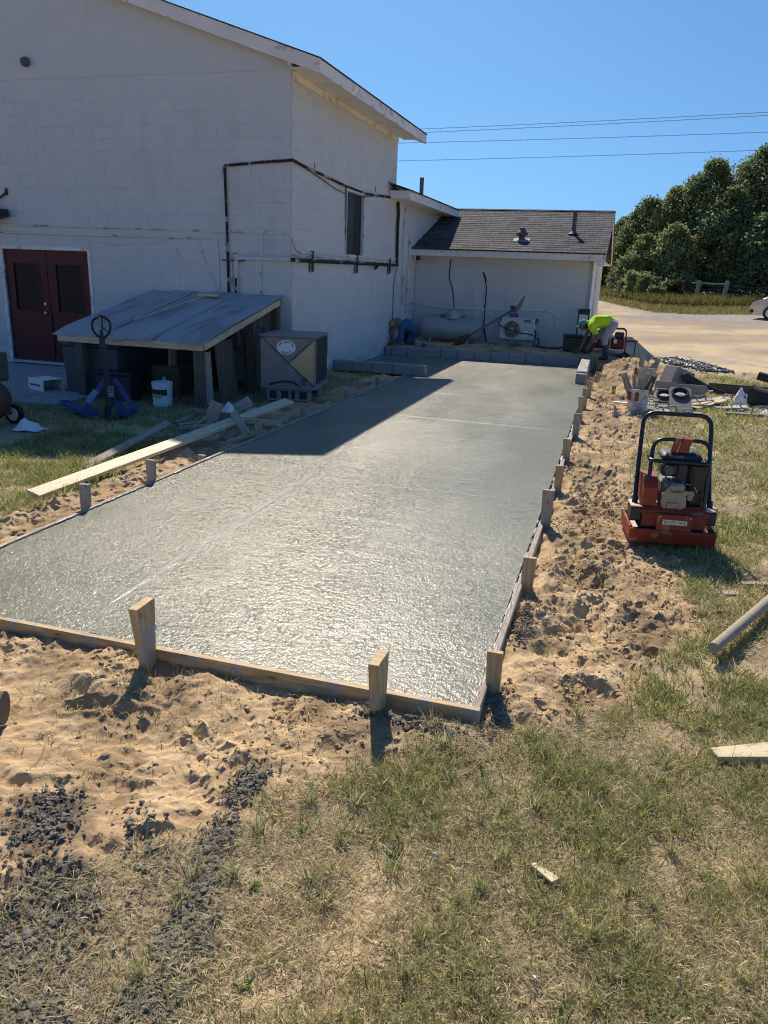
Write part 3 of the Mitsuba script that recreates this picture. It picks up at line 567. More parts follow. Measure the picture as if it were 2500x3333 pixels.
form_run([(-4.35, SY0 - .022), (-2.2, SY0 - .022), (SX1 + .05, SY0 - .022)], 'yellow pine form board across the near end of the slab')
# concrete smeared over the form tops
sm = []
for i in range(330):
    t = rng.uniform(3.2, 15); x = (SX1 + .012 - .0035 * (t - 3.2)) if rng.random() < .6 else SX0 - .01
    s = rng.uniform(.004, .012) * (1 if t < 8 else 1.5); sm.append(moved(trimesh.creation.icosphere(1, 1.0), np.diag([s * 1.0, s * rng.uniform(1, 9), s * .5]), (x + rng.normal(0, .008), t, .011)))
for i in range(150):
    t = rng.uniform(-3.6, SX1); s = rng.uniform(.004, .010); sm.append(moved(trimesh.creation.icosphere(1, 1.0), np.diag([s * rng.uniform(1, 8), s * .8, s * .5]), (t, SY0 - .01 + rng.normal(0, .008), .008)))
scene['m_cement'] = two(bump(P((0.27, 0.265, 0.245), 0.45, 0, 0.5), lambda p, n, uv: .004 * fbm(p.x * 60, p.y * 60, p.z * 60, 3), 1.0, 2e-3))
stuff('cement_splatter', cat_(sm), 'm_cement', 'lumps of wet cement smeared over the form tops', smooth=True, cat='cement')

def stake(x, y, top, w, t, ang, lean=(0, 0), lab='', m='m_wood_new', point=.55, grp='stakes holding the slab forms', low=-.2):
    L = top - low; mm, uv = uvbox(L, w, t, .002, taperL=(point, .9))
    R = RZ(ang) @ np.array([[0, 0, -1], [0, 1, 0], [1, 0, 0.0]])      # x -> up
    S = np.eye(3); S[0, 2], S[1, 2] = lean
    mm.apply_transform(Mx(S @ R, (x + lean[0] * L * .5, y + lean[1] * L * .5, (top + low) / 2)))
    return solo('stake', (mm, uv), m, lab, 'stake', grp)
stake(-2.16, 3.105, .29, .17, .05, 2, (-.06, .02), 'tall tapered pine stake near the left end of the front form board', point=.3)
stake(-.9, 3.105, .23, .165, .05, -1, (-.02, .0), 'tapered pine stake at the right end of the front form board', point=.45)
for i, (y, tp) in enumerate([(3.44, .19), (4.81, .2), (6.2, .3), (7.38, .24), (8.77, .23), (10.15, .3), (11.46, .33), (12.63, .3), (13.86, .27), (14.9, .2)]):
    nth = ['nearest pine stake at the right corner of the slab', 'second pine stake along the right form board', 'third stake along the right form board, a tall grey one', 'fourth stake along the right form board', 'fifth stake along the right form board', 'sixth stake along the right form board', 'seventh stake along the right form board', 'eighth stake along the right form board', 'ninth stake along the right form board', 'farthest stake along the right form board, by the wet block edging'][i]
    stake(SX1 + .068 - .0035 * (y - 3.2), y, tp, .078 + .008 * (i % 3), .036, 90 + rng.normal(0, 4), (rng.normal(0, .03), rng.normal(0, .03)), nth, 'm_wood_old' if i in (2, 5) else 'm_wood_new', .8)
for i, (y, tp) in enumerate([(5.12, .2), (6.07, .2), (7.03, .04), (8.32, .16), (9.75, .12), (11.6, .12), (13.2, .14)]):
    stake(SX0 - .075, y, tp, .085, .04, 90 + rng.normal(0, 5), (rng.normal(0, .03), rng.normal(0, .02)), ['nearest upright stake on the left form board beside the long plank', 'second stake on the left form board in the sun', 'short stake stub at the shadow edge on the left form', 'stake on the left form in front of the lumber pile', 'stake on the left form just past the lumber pile', 'stake on the left form opposite the condenser', 'farthest stake on the left form board'][i], 'm_wood_old', .9)
stake(-4.12, 4.12, .17, .3, .05, 40, (.02, 0), 'wide weathered stake at the left edge of the picture on the form', 'm_wood_old', .95)
# clods of wet cement fallen outside the forms
# block edging: far row, left row, right corner
far = thing('block_kerb', 'row of grey concrete blocks across the far end of the slab', 'kerb')
cm = mikit.ply(cbox(.395, .195, .2, .006), 'm_cmu')
x = -5.42
for i in range(12):
    if i == 0: part(far, 'block', mikit.ply(cbox(.15, .195, .2, .006), 'm_cmu'), None, xf=T().translate([-5.44, 18.46, .1])); x = -5.155; continue
    part(far, 'block', cm, None, xf=T().translate([float(x), 18.46 + .07 * (x + 5.44), .1 - .002 * (i % 3)]).rotate([0, 0, 1], float(3.5 + rng.normal(0, 1.2)))); x += .406
    if x > -.7: break
near = thing('block_kerb', 'short row of grey concrete blocks beside the condenser, running from the hall wall to the slab', 'kerb')
for i in range(5):
    L = .395 if i < 4 else .26
    part(near, 'block', cm if i < 4 else mikit.ply(cbox(L, .195, .2, .006), 'm_cmu'), None, xf=T().translate([-5.32 + .408 * i - (.07 if i == 4 else 0), 14.92 + .012 * i, .1]).rotate([0, 0, 1], float(1.5 + rng.normal(0, .6))))
rk = thing('block_kerb', 'cement-topped concrete blocks along the far right edge of the slab', 'kerb')
for i in range(7): part(rk, 'block', mikit.ply(cbox(.2, .395, .2, .006), 'm_cmu') if i == 0 else mikit.ply(cbox(.2, .395, .198, .006), 'm_cmu'), None, xf=T().translate([-.66 - .008 * i, 15.7 + .408 * i, .085]).rotate([0, 0, 1], float(rng.normal(0, .8))))
wc = trimesh.creation.box((.19, 2.7, .03)); wc = wc.subdivide_to_size(.05); wv = wc.vertices; wv[:, 2] += .02 * (vnoise(wv, 9, 3) - .5) * (wv[:, 2] > 0); wv[:, 0] += .03 * (vnoise(wv, 5, 4) - .5) - .0196 * (wv[:, 1] + 1.35)
part(rk, 'mortar_bed', moved(trimesh.Trimesh(wv, wc.faces, process=False), None, (-.665, 17.05, .2)), 'm_cement', smooth=40, label='wet cement spread on the blocks')

# ---------------------------------------------------------------- lean-to shelter
sh_ = thing('lean_to', 'low timber lean-to with a patched grey felt roof against the hall wall', 'shelter')
FX0, FX1, FY, BY, FZ, BZ = -8.2, -5.74, 10.0, 12.74, .88, 1.46
rz_ = lambda y: FZ + (BZ - FZ) * (y - FY) / (BY - FY)
def felt_col(p, n, uv):
    a = fbm(p.x * 1.5, p.y * .8, 2, 4); b = smoothstep(.55, .7, fbm(p.x * 5, p.y * 1.6, 7, 3))
    return mix(mix((0.30, 0.30, 0.30), (0.42, 0.42, 0.415), a), (0.2, 0.2, 0.2), b * .55)
scene['m_felt'] = two(bump(P(proc(felt_col), 0.75, 0, 0.35), lambda p, n, uv: .004 * fbm(p.x * 30, p.y * 30, 0, 3), 1.0, 3e-3))
ns = 6
for i in range(ns):
    a, b = FX0 - .06 + (FX1 - FX0 + .1) * i / ns, FX0 - .06 + (FX1 - FX0 + .1) * (i + 1) / ns
    g = trimesh.creation.box((b - a + .03, 1, .012)).subdivide_to_size(.16); v = g.vertices
    yy = FY - .05 + (v[:, 1] + .5) * (BY - FY + .04); xx = (a + b) / 2 + v[:, 0]
    lipd = sst(FY + .05, FY - .06, yy) * .035
    zz = rz_(yy) + .012 + .010 * i % .016 + v[:, 2] + .035 * (meshkit.fbm(np.stack([xx * 2.4, yy * 2.0, 0 * xx], -1), 3, 60) - .5) - lipd + .006 * (i % 2) + .010 * sst(.35, .5, np.abs(v[:, 0]) / (b - a))
    part(sh_, 'roof_sheet', trimesh.Trimesh(np.stack([xx, yy + .03 * rng.normal() * (v[:, 1] < -.4), zz], 1), g.faces, process=False), 'm_felt', smooth=40)
part(sh_, 'fascia', board((FX0, FY, FZ - .065), (FX1, FY, FZ - .065), .04, .1), 'm_wood_pale')
part(sh_, 'fascia', board((FX1 - .0, FY + .024, rz_(FY) - .065), (FX1 - .0, BY - .08, rz_(BY - .08) - .065), .04, .1), 'm_wood_pale')
part(sh_, 'fascia', board((FX0 + .0, FY + .024, rz_(FY) - .065), (FX0 + .0, BY - .08, rz_(BY - .08) - .065), .04, .1), 'm_wood_old')
part(sh_, 'deck', hull([(x, y, rz_(y) - d) for x in (FX0 + .03, FX1 - .03) for y in (FY + .03, BY) for d in (.012, .035)]), 'm_wood_dark', smooth=False)
for x in (-7.9, -7.2, -6.55): part(sh_, 'rafter', board((x, FY + .03, rz_(FY) - .09), (x, BY, rz_(BY) - .09), .04, .1), 'm_wood_dark')
for x, y in ((-7.88, 10.1), (-5.87, 10.12), (-5.84, 11.75), (-7.0, 12.2), (-5.8, 12.62)):
    m_, u_ = uvbox(rz_(y) + .1, .13, .13, .008); m_.apply_transform(Mx(np.array([[0, 0, -1], [0, 1, 0], [1, 0, 0.0]]), (x, y, (rz_(y) - .16) / 2 - .02)))
    part(sh_, 'post', (m_, u_), 'm_wood_dark')
part(sh_, 'plank', board((-5.80, 10.28, -.05), (-5.84, 10.28, .72), .03, .2, (0, 1, 0)), 'm_wood_old', label='peeling weathered plank on the front right post')
solo('plywood_panel', board((-5.72, 10.75, -.02), (-5.82, 10.75, .86), .02, .55, (0, 1, 0)), 'm_wood_dark', 'dark leaning plywood panel under the right side of the lean-to', 'panel')
solo('plywood_panel', board((-5.9, 12.1, -.02), (-5.98, 12.1, .95), .02, .9, (0, 1, 0)), 'm_wood_dark', 'dark plywood panel deep under the lean-to, near the wall', 'panel')
mat('m_bin', (0.05, 0.075, 0.085), 0.5); mat('m_darkplastic', (0.025, 0.03, 0.038), 0.55)
bn = thing('storage_bin', 'tall blue-grey plastic bin at the left end of the lean-to', 'bin')
part(bn, 'body', moved(cbox(.95, .75, .78, .03, (1.06, 1.06)), None, (-7.85, 10.62, .3)), 'm_bin'); part(bn, 'lid', moved(cbox(1.06, .84, .06, .02), None, (-7.85, 10.62, .71)), 'm_bin'); part(bn, 'foot_rim', moved(cbox(.98, .78, .12, .02), None, (-7.85, 10.62, -.02)), 'm_bin')
b2 = thing('storage_box', 'black storage box with a handle beneath the lean-to, behind the blue pallet jack', 'box')
part(b2, 'body', bx((-7.3, 10.18, .12), (.6, .35, .38), ch=.02), 'm_darkplastic'); part(b2, 'lid', bx((-7.3, 10.18, .335), (.63, .38, .05), ch=.015), 'm_darkplastic'); part(b2, 'handle', tube(fillet([(-7.38, 10.0, .28), (-7.38, 9.97, .25), (-7.22, 9.97, .25), (-7.22, 10.0, .28)], .02), .012), 'm_black')
b3 = thing('carton', 'dark carton with a small white sticker deep under the lean-to', 'box')
part(b3, 'body', bx((-6.85, 10.95, .17), (.5, .4, .46)), 'm_wood_dark'); part(b3, 'sticker', bx((-6.87, 10.747, .2), (.06, .003, .06), ch=.0005), 'm_white')
fr = thing('chest_cabinet', 'big dark steel cabinet filling the middle of the lean-to', 'cabinet')
part(fr, 'body', bx((-7.1, 11.85, .45), (1.3, .7, 1.0), ch=.02), 'm_darkplastic'); part(fr, 'door', bx((-7.1, 11.48, .48), (1.24, .03, .9), ch=.01), 'm_darkplastic'); part(fr, 'handle', bx((-6.6, 11.455, .6), (.03, .03, .22)), 'm_galv')
solo('plank_offcut', board((-6.55, 10.5, .45), (-6.55, 10.52, .8), .02, .2, (0, 1, 0)), 'm_wood_old', 'brown board stub hanging under the front edge of the lean-to', 'board')
br = thing('push_broom', 'wooden push broom lying across the lean-to roof', 'broom')
bz = lambda y: rz_(y) + .05
part(br, 'handle', cyl((-7.35, 10.75, bz(10.75) + .0), (-6.95, 12.25, bz(12.25) + .03), .014, 10), 'm_wood_pale')
m_, u_ = uvbox(.4, .07, .05, .008); m_.apply_transform(Mx(RZ(-8), (-6.92, 12.3, bz(12.3) + .035))); part(br, 'head', (m_, u_), 'm_wood_pale'); part(br, 'bristles', moved(cbox(.38, .05, .05, .01), RZ(-8), (-6.92, 12.33, bz(12.3) + .0)), 'm_wood_dark')

# ---------------------------------------------------------------- condensing unit
cu = thing('condenser_unit', 'galvanised steel condensing unit with an oval white badge, standing on concrete blocks', 'condenser')
Rc = RZ(10); CC = np.array([-4.99, 11.62, 0]); cw_, cd_, c0, c1 = .87, .98, .16, .95
def cl(m): return moved(m, Rc, CC)
def galv_col(p, n, uv): return mix((0.17, 0.175, 0.18), (0.25, 0.255, 0.255), fbm(p.x * 12, p.y * 12, p.z * 12, 3))
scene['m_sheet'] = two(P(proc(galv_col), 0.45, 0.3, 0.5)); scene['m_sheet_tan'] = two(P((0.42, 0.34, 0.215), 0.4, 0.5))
part(cu, 'casing', cl(bx((0, .02, (c0 + c1) / 2), (cw_ - .03, cd_ - .06, c1 - c0 - .02), ch=.004)), 'm_sheet')
yf = -cd_ / 2
def tri(pts, t, y): return extr(pts, t, RXZ, (0, y, 0))
part(cu, 'front_panel', cl(tri([(-.42, c0 + .03), (.37, c0 + .03), (-.42, c1 - .04)], .006, yf + .012)), 'm_sheet', smooth=False)
part(cu, 'front_panel', cl(tri([(-.40, c1 - .035), (.38, c1 - .035), (0, c1 - .4)], .006, yf + .0125)), 'm_sheet', smooth=False)
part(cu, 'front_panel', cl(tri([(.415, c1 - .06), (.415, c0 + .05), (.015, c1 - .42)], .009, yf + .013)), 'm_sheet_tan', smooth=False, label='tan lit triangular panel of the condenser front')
part(cu, 'top', cl(bx((0, 0, c1 + .0), (cw_ + .02, cd_ + .02, .025))), 'm_sheet')
part(cu, 'base_rail', cl(bx((0, 0, c0 - .0), (cw_ + .02, cd_ + .01, .06))), 'm_sheet')
for sx_ in (-1, 1): part(cu, 'corner_post', cl(bx((sx_ * (cw_ / 2 - .012), yf + .012, (c0 + c1) / 2), (.03, .03, c1 - c0 - .08))), 'm_sheet')
part(cu, 'corner_post', cl(bx((cw_ / 2 - .012, cd_ / 2 - .03, (c0 + c1) / 2), (.03, .07, c1 - c0 - .08))), 'm_sheet')
part(cu, 'coil', cl(bx((cw_ / 2 - .016, -.015, (c0 + c1) / 2), (.012, cd_ - .13, c1 - c0 - .1))), 'm_black')
for i in range(22): part(cu, 'coil_fin', cl(bx((cw_ / 2 - .004, -.015, c0 + .07 + i * .0325), (.012, cd_ - .14, .006), ch=.001)), 'm_darkplastic')
th = np.linspace(0, 2 * np.pi, 40, endpoint=False)
bd = part(cu, 'badge', cl(tri([(-.03 + .15 * math.cos(t), c1 - .17 + .11 * math.sin(t)) for t in th], .006, yf - .001)), 'm_white', smooth=False, label='oval white badge reading REFRIGERATION PRODUCTS')
mat('m_ink', (0.03, 0.03, 0.035), 0.6)
def arc_text(s, cx, cz, rx, rz2, a0, a1, h, y, up=True):
    out = []
    for i, ch in enumerate(s):
        a = math.radians(a0 + (a1 - a0) * i / (len(s) - 1)); t = meshkit.text_mesh(ch, h, .002, True); b = t.bounds; t.apply_translation([-(b[0][0] + b[1][0]) / 2, -h / 2, 0])
        x_, z_ = cx + rx * math.cos(a), cz + rz2 * math.sin(a); tilt = math.atan2(rz2 * math.cos(a), -rx * math.sin(a)) + (math.pi if up else 0)
        R2 = RXZ @ RZ(math.degrees(tilt)); out.append(moved(t, R2, (x_, y, z_)))
    return cat_(out)
part(bd, 'lettering', cl(arc_text('REFRIGERATION', -.03, c1 - .17, .115, .08, 160, 20, .026, yf - .007)), 'm_ink', smooth=False)
part(bd, 'lettering', cl(arc_text('PRODUCTS', -.03, c1 - .17, .105, .085, 232, 308, .026, yf - .007, False)), 'm_ink', smooth=False)
part(cu, 'pipe', cl(tube(fillet([(-.3, yf - .02, c0 + .04), (-.1, yf - .04, c0 + .1), (.08, yf - .03, c0 + .1), (.18, yf - .01, c0 + .02)], .05), .012)), 'm_black')
part(cu, 'valve_plate', cl(bx((.24, yf, c0 + .1), (.07, .02, .1))), 'm_darkpipe')
part(cu, 'cable', cl(tube(fillet([(.34, .43, c0 + .2), (.4, .46, c0 + .1), (.38, .47, c0 - .1)], .05), .014)), 'm_rubber')
part(cu, 'label', cl(bx((cw_ / 2 + .004, cd_ / 2 - .03, c0 + .33), (.003, .05, .2), ch=.0005)), 'm_white')
for i, (a, b) in enumerate(((-.28, -.32), (.2, -.3), (-.26, .36), (.24, .38))):
    hb = cbox(.39, .19, .19, .006)
    kb = solo('support_block', cl(moved(hb, RZ(0), (a * .6, b, .03))), 'm_cmu', ['grey block under the front left of the condenser', 'grey block under the front right of the condenser', 'grey block under the back left of the condenser', 'grey block under the back right of the condenser'][i], 'block', 'blocks carrying the condenser')
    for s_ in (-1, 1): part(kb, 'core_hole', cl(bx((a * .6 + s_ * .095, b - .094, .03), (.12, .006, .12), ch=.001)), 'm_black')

# ---------------------------------------------------------------- pallet jack, bucket, compressor, litter
mat('m_blue', (0.016, 0.06, 0.19), 0.4, 0, 0.5); mat('m_bluewear', (0.14, 0.26, 0.45), 0.4)
pj = thing('pallet_jack', 'blue pallet jack with a black loop handle, parked on the grass before the lean-to', 'pallet jack')
J = lambda m: moved(m, RZ(0), (-6.55, 8.95, -.07))
def fork(x0, y0, x1, y1):
    d = np.array([x1 - x0, y1 - y0]); L = np.linalg.norm(d); a = math.degrees(math.atan2(d[1], d[0]))
    pl = Polygon([(0, -.08), (L - .09, -.08), (L - .03, -.06), (L, 0), (L - .03, .06), (L - .09, .08), (0, .08)]).difference(Point(L - .14, 0).buffer(.045))
    return moved(extr(pl, .05), RZ(a), (x0, y0, .055))
part(pj, 'fork', J(fork(-.18, -.3, -.98, .22)), 'm_blue'); part(pj, 'fork', J(fork(.26, -.12, -.45, .6)), 'm_blue')
part(pj, 'crosspiece', J(bx((.05, -.2, .09), (.66, .1, .1), RZ(22))), 'm_blue')
ap = (.1, -.12, .5)
part(pj, 'brace', J(board((-.22, -.35, .08), (.04, -.16, .52), .035, .07)[0]), 'm_blue'); part(pj, 'brace_plate', J(board((-.15, -.32, .215), (-.055, -.25, .375), .03, .078)[0]), 'm_bluewear', label='pale worn strip on the left brace')
part(pj, 'brace', J(board((.42, -.05, .08), (.14, -.12, .52), .035, .07)[0]), 'm_blue')
part(pj, 'pump', J(cat_([cyl((.12, -.22, .1), (.12, -.22, .45), .05), cyl((.17, -.25, .3), (.17, -.25, .47), .026)])), 'm_darkplastic')
part(pj, 'spring', J(tube([(.17 + .034 * math.cos(t), -.25 + .034 * math.sin(t), .3 + .15 * t / 44) for t in np.linspace(0, 44, 120)], .006, 6)), 'm_steel')
for s_ in (-.07, .08): part(pj, 'wheel', J(cyl((.12 + s_ - .025, -.24 + s_ * .3, .09), (.12 + s_ + .025, -.23 + s_ * .3, .09), .09, 20)), 'm_wood_dark')
part(pj, 'tiller', J(board((.12, -.22, .4), (-.02, -.1, 1.04), .05, .06, (1, 0, 0))[0]), 'm_black')
lp = fillet([(-.02, -.1, 1.03), (-.16, -.1, 1.13), (-.17, -.09, 1.27), (-.02, -.08, 1.34), (.12, -.09, 1.27), (.11, -.1, 1.13), (-.02, -.1, 1.03)], .08, 6)
part(pj, 'handle_loop', J(tube([(-.015 + (p[0] + .02) * 1.0, p[1], p[2]) for p in lp], .017, 10)), 'm_black'); part(pj, 'handle_spine', J(bx((-.02, -.1, 1.2), (.045, .03, .3))), 'm_black'); part(pj, 'decal', J(bx((-.02, -.118, 1.24), (.036, .004, .16), ch=.0005)), 'm_sheet'); part(pj, 'lever', J(cyl((0, -.11, 1.2), (.09, -.11, 1.13), .008)), 'm_black')
bk = thing('paint_bucket', 'white plastic bucket with a dark label standing before the lean-to', 'bucket')
B0 = (-6.42, 9.98, -.09)
mat('m_bucket', (0.72, 0.73, 0.74), 0.45)
buck = [(.0, .0), (.128, 0), (.132, .01), (.148, .33), (.156, .335), (.156, .35), (.148, .352), (.152, .355), (.152, .37), (.144, .372), (.140, .03), (0, .025)]
part(bk, 'body', lathe(buck, 32, B0), 'm_bucket', smooth=35)
def wrap(r0, r1, z0, z1, a0, a1, c, n=14):
    th = np.radians(np.linspace(a0, a1, n)); v = np.array([(r0 * math.cos(t), r0 * math.sin(t), z0) for t in th] + [(r1 * math.cos(t), r1 * math.sin(t), z1) for t in th]) + np.array(c)
    f = [[i, i + 1, n + i + 1, n + i] for i in range(n - 1)]; return trimesh.Trimesh(v, np.vstack([[q[0], q[1], q[2]] for q in f] + [[q[0], q[2], q[3]] for q in f]), process=False)
part(bk, 'label', wrap(.1345, .1465, .05, .27, 225, 330, B0), 'm_ink', smooth=False); mat('m_yellow', (0.55, 0.42, 0.05), 0.5)
part(bk, 'label_stripe', wrap(.1395, .1450, .12, .2, 232, 300, B0), 'm_yellow', smooth=False); part(bk, 'label_panel', wrap(.1375, .1405, .06, .11, 245, 322, B0), 'm_white', smooth=False)
part(bk, 'handle', tube([(B0[0] + .155 * math.cos(t), B0[1] - .155 * abs(math.sin(t)) * .6, B0[2] + .3 - .1 * abs(math.sin(t))) for t in np.linspace(0, -math.pi, 14)], .004, 6), 'm_steel')
mat('m_rust', (0.10, 0.045, 0.03), 0.7); mat('m_engine', (0.06, 0.06, 0.06), 0.6)
cmp_ = thing('air_compressor', 'rusty wheeled air compressor with an engine on its tank, on the left lawn', 'compressor')
K = np.array([-7.75, 7.72, -.08])
part(cmp_, 'tank', moved(lathe([(0, -.55), (.12, -.54), (.2, -.47), (.235, -.4), (.235, .4), (.2, .47), (.12, .54), (0, .55)], 28), rotm([0, 1, 0], 90), K + [0, 0, .33]), 'm_rust', smooth=40)
part(cmp_, 'engine', moved(cbox(.55, .38, .36, .05), None, K + [.05, 0, .76]), 'm_engine'); part(cmp_, 'deck', bx(K + np.array([0, 0, .57]), (.9, .4, .03)), 'm_rust')
part(cmp_, 'belt_guard', bx(K + np.array([.42, .02, .74]), (.08, .42, .34), ch=.04), 'm_engine'); part(cmp_, 'cylinder_head', bx(K + np.array([-.32, 0, .74]), (.2, .2, .32), ch=.02), 'm_rust'); part(cmp_, 'air_filter', cyl(K + np.array([.1, -.1, .94]), K + np.array([.1, -.1, 1.0]), .09), 'm_black')
for y in (-.27, .27):
    wk = part(cmp_, 'wheel', cyl(K + np.array([.42, y - .03, .125]), K + np.array([.42, y + .03, .125]), .125, 24), 'm_rubber'); part(wk, 'hub', cyl(K + np.array([.42, y - .036, .125]), K + np.array([.42, y + .036, .125]), .085, 20), 'm_white')
    part(cmp_, 'axle_strut', cyl(K + np.array([.42, y * .8, .125]), K + np.array([.3, y * .5, .3]), .02), 'm_rust')
part(cmp_, 'handle', tube(fillet([K + np.array(q) for q in ((-.5, -.2, .45), (-.9, -.2, .6), (-.9, .2, .6), (-.5, .2, .45))], .08), .016), 'm_rust'); part(cmp_, 'stand', bx(K + np.array([-.35, 0, .05]), (.05, .3, .12)), 'm_rust')
def crumple(w, d, h, seed, n=18):
    g = np.linspace(-.5, .5, n); a, b = np.meshgrid(g, g); q = np.stack([a.ravel() * w, b.ravel() * d, 0 * a.ravel()], 1)
    r = np.hypot(a, b).ravel(); nz = vnoise(np.c_[q[:, :2] * 1.0, 0 * q[:, :1] + seed], 11 / max(w, .2) * .4, seed, 3)
    q[:, 2] = h * np.clip(1 - 2 * r, 0, 1) * (.3 + 1.4 * nz) + .012 + .03 * nz; q[:, :2] *= (1 + .5 * (vnoise(q, 6, seed + 1)[:, None] - .5))
    i = np.arange(n * n).reshape(n, n); f = np.stack([i[:-1, :-1], i[:-1, 1:], i[1:, 1:], i[1:, :-1]], -1).reshape(-1, 4); return q, np.vstack([f[:, [0, 1, 2]], f[:, [0, 2, 3]]])
def cloth(w, d, h, seed, at, rot=0):
    v, f = crumple(w, d, h, seed); m = trimesh.Trimesh(v, f, process=False); m.apply_transform(Mx(RZ(rot), at)); return m
solo('rag', cloth(.38, .24, .16, 3, (-6.86, 7.7, -.09), 10), 'm_white', 'crumpled white cloth beside the compressor wheel', 'cloth', smooth=True)
cb = thing('cardboard_box', 'open white printed carton lying on its side near the red doors', 'box')
bxs = [bx((0, 0, .008), (.44, .34, .008), ch=.001), bx((0, 0, .19), (.44, .34, .008), ch=.001), bx((0, .166, .1), (.44, .006, .175), ch=.001), bx((-.217, 0, .1), (.006, .32, .175), ch=.001)]
for m_ in bxs: part(cb, 'panel', moved(m_, RZ(-20), (-8.72, 10.25, -.06)), 'm_white')
part(cb, 'panel', moved(bx((0, -.168, .1), (.44, .006, .175), ch=.001), RZ(-20), (-8.72, 10.25, -.06)), 'm_white')
part(cb, 'print', moved(bx((-.02, -.1725, .1), (.3, .003, .03), ch=.0005), RZ(-20), (-8.72, 10.25, -.06)), 'm_bin')
struct('concrete_path', cat_([bx((-11.4, 10.9, -.07), (7.4, 3.55, .06), ch=.01)]), 'm_cmu', 'concrete landing in front of the red doors')

# ---------------------------------------------------------------- lumber pile
def lum(p0, p1, w, t, lab, m='m_wood_old', up=(0, 0, 1), taper=None, name='timber_offcut', grp='timber offcuts heaped by the slab'):
    return solo(name, board(p0, p1, w, t, up, .003, taper), m, lab, 'board', grp)
lum((-4.74, 5.28, -.01), (-4.28, 9.75, .2), .145, .038, 'long pale two-by plank lying from the sunlit soil up onto the lumber pile', 'm_wood_pale', (.25, 0, 1), name='long_plank', grp=None)
lum((-5.08, 6.4, -.06), (-5.15, 8.1, .1), .09, .03, 'thin grey batten left of the long plank', 'm_wood_old', (.4, 0, 1))
lum((-4.95, 8.75, .0), (-4.55, 9.12, .27), .14, .05, 'stubby thick plank tilted up behind the long plank', up=(.5, -.7, .4))
lum((-4.90, 8.66, -.02), (-4.79, 8.66, .3), .17, .03, 'split pointed board standing in the lumber pile', up=(.2, -1, .2), taper=(1, .2))
lum((-5.1, 8.6, -.04), (-4.9, 8.74, .14), .09, .03, 'short board propped at the left of the lumber pile')
lum((-4.45, 8.44, .24), (-4.15, 8.22, .02), .09, .04, 'short two-by leaning over the front of the long plank', up=(-.4, -.8, .5))
lum((-4.42, 8.55, .12), (-3.88, 8.58, .115), .09, .038, 'level offcut jutting towards the slab from the pile', 'm_wood_new', up=(0, -.7, .7))
lum((-4.28, 7.92, -.02), (-4.08, 8.5, .03), .13, .035, 'wedge shaped offcut on the soil before the pile', 'm_wood_new', taper=(.25, 1))
lum((-4.50, 8.24, -.05), (-4.47, 8.28, .09), .06, .04, 'small upright offcut under the long plank', up=(0, -1, 0))
lum((-4.42, 8.42, .1), (-4.36, 8.12, -.03), .1, .03, 'stamped offcut hanging down from the long plank', up=(0, -.7, .5))
lum((-5.3, 8.58, -.03), (-4.95, 8.82, .02), .06, .04, 'narrow stick at the left end of the lumber pile')
lum((-5.25, 8.5, -.05), (-4.9, 8.44, .0), .07, .04, 'grey board lying flat at the left end of the pile')
lum((-4.06, 8.4, -.03), (-4.02, 8.95, .02), .05, .05, 'narrow offcut lying against the left form board')
lum((-4.66, 9.1, .12), (-4.55, 9.4, .12), .2, .02, 'wide board at the back of the lumber pile')
lum((-4.55, 9.2, .03), (-4.1, 9.14, .04), .22, .02, 'low flat board behind the level offcut')
lum((-4.88, 13.9, -.07), (-4.92, 15.0, -.05), .04, .03, 'thin stick on the grass beside the condenser')
lum((-5.82, 9.62, -.07), (-5.72, 9.78, -.03), .04, .02, 'pale splinter near the lean-to post'); lum((-5.5, 8.84, -.06), (-5.42, 9.02, 0), .05, .03, 'pale splinter on the lawn left of the pile')
lum((-5.22, 7.95, -.06), (-5.08, 8.08, -.05), .07, .03, 'small chip on the lawn near the thin batten')
solo('cement_bag', cloth(.2, .16, .12, 8, (-4.7, 8.8, .14), 0), 'm_white', 'torn white bag in the lumber pile', 'bag', smooth=True)
for i in range(9):
    a = rng.uniform(0, 180); c = np.array([rng.uniform(-4.95, -4.45), rng.uniform(8.4, 9.3), rng.uniform(.0, .1)]); d = np.array([math.cos(math.radians(a)), math.sin(math.radians(a)), rng.uniform(-.2, .2)]) * rng.uniform(.12, .28)
    lum(c - d, c + d, rng.uniform(.05, .1), .03, f'grey offcut buried in the lumber pile, {["left", "right"][int(c[0] > -4.7)]} side {["low", "middle", "high"][min(2, int(c[2] * 30))]} {["nearest the camera", "second", "third", "fourth", "fifth", "sixth", "seventh", "eighth", "rearmost"][i]}')
solo('fence_post', moved(cyl((-.9, 0, .06), (0, 0, .06), .075, 18), RZ(25), (-2.47, 2.44, -.05)), 'm_wood_dark', 'weathered round post end lying on the sand at the left edge', 'post')
# right-hand pieces on the grass
solo('round_pole', cyl((.70, 4.25, .02), (1.35, 5.55, .05), .032, 14), 'm_wood_old', 'round wooden pole lying on the grass at the right edge', 'pole')
solo('yellow_board', board((.62, 3.28, -.06), (1.4, 3.62, -.05), .2, .04, (0, 0, 1), .003, (.35, 1)), 'm_wood_pale', 'pointed pale yellow board on the grass at the right edge', 'board')
solo('scrap_board', board((1.0, 5.47, -.02), (1.4, 5.6, -.02), .07, .02), 'm_wood_old', 'thin grey board on the grass right of the compactor shadow', 'board')
solo('wood_chip', board((.86, 5.26, -.03), (.98, 5.3, -.03), .07, .012), 'm_wood_old', 'small flat wood chip on the grass below the compactor', 'chip')
solo('bark_chip', moved(board((-.08, 2.34, -.058), (.01, 2.28, -.055), .05, .010, (.1, .2, 1), .002, (.5, .7))[0], None, (0, 0, 0)), 'm_wood_pale', 'yellow bark chip on the dry grass in the foreground', 'chip')
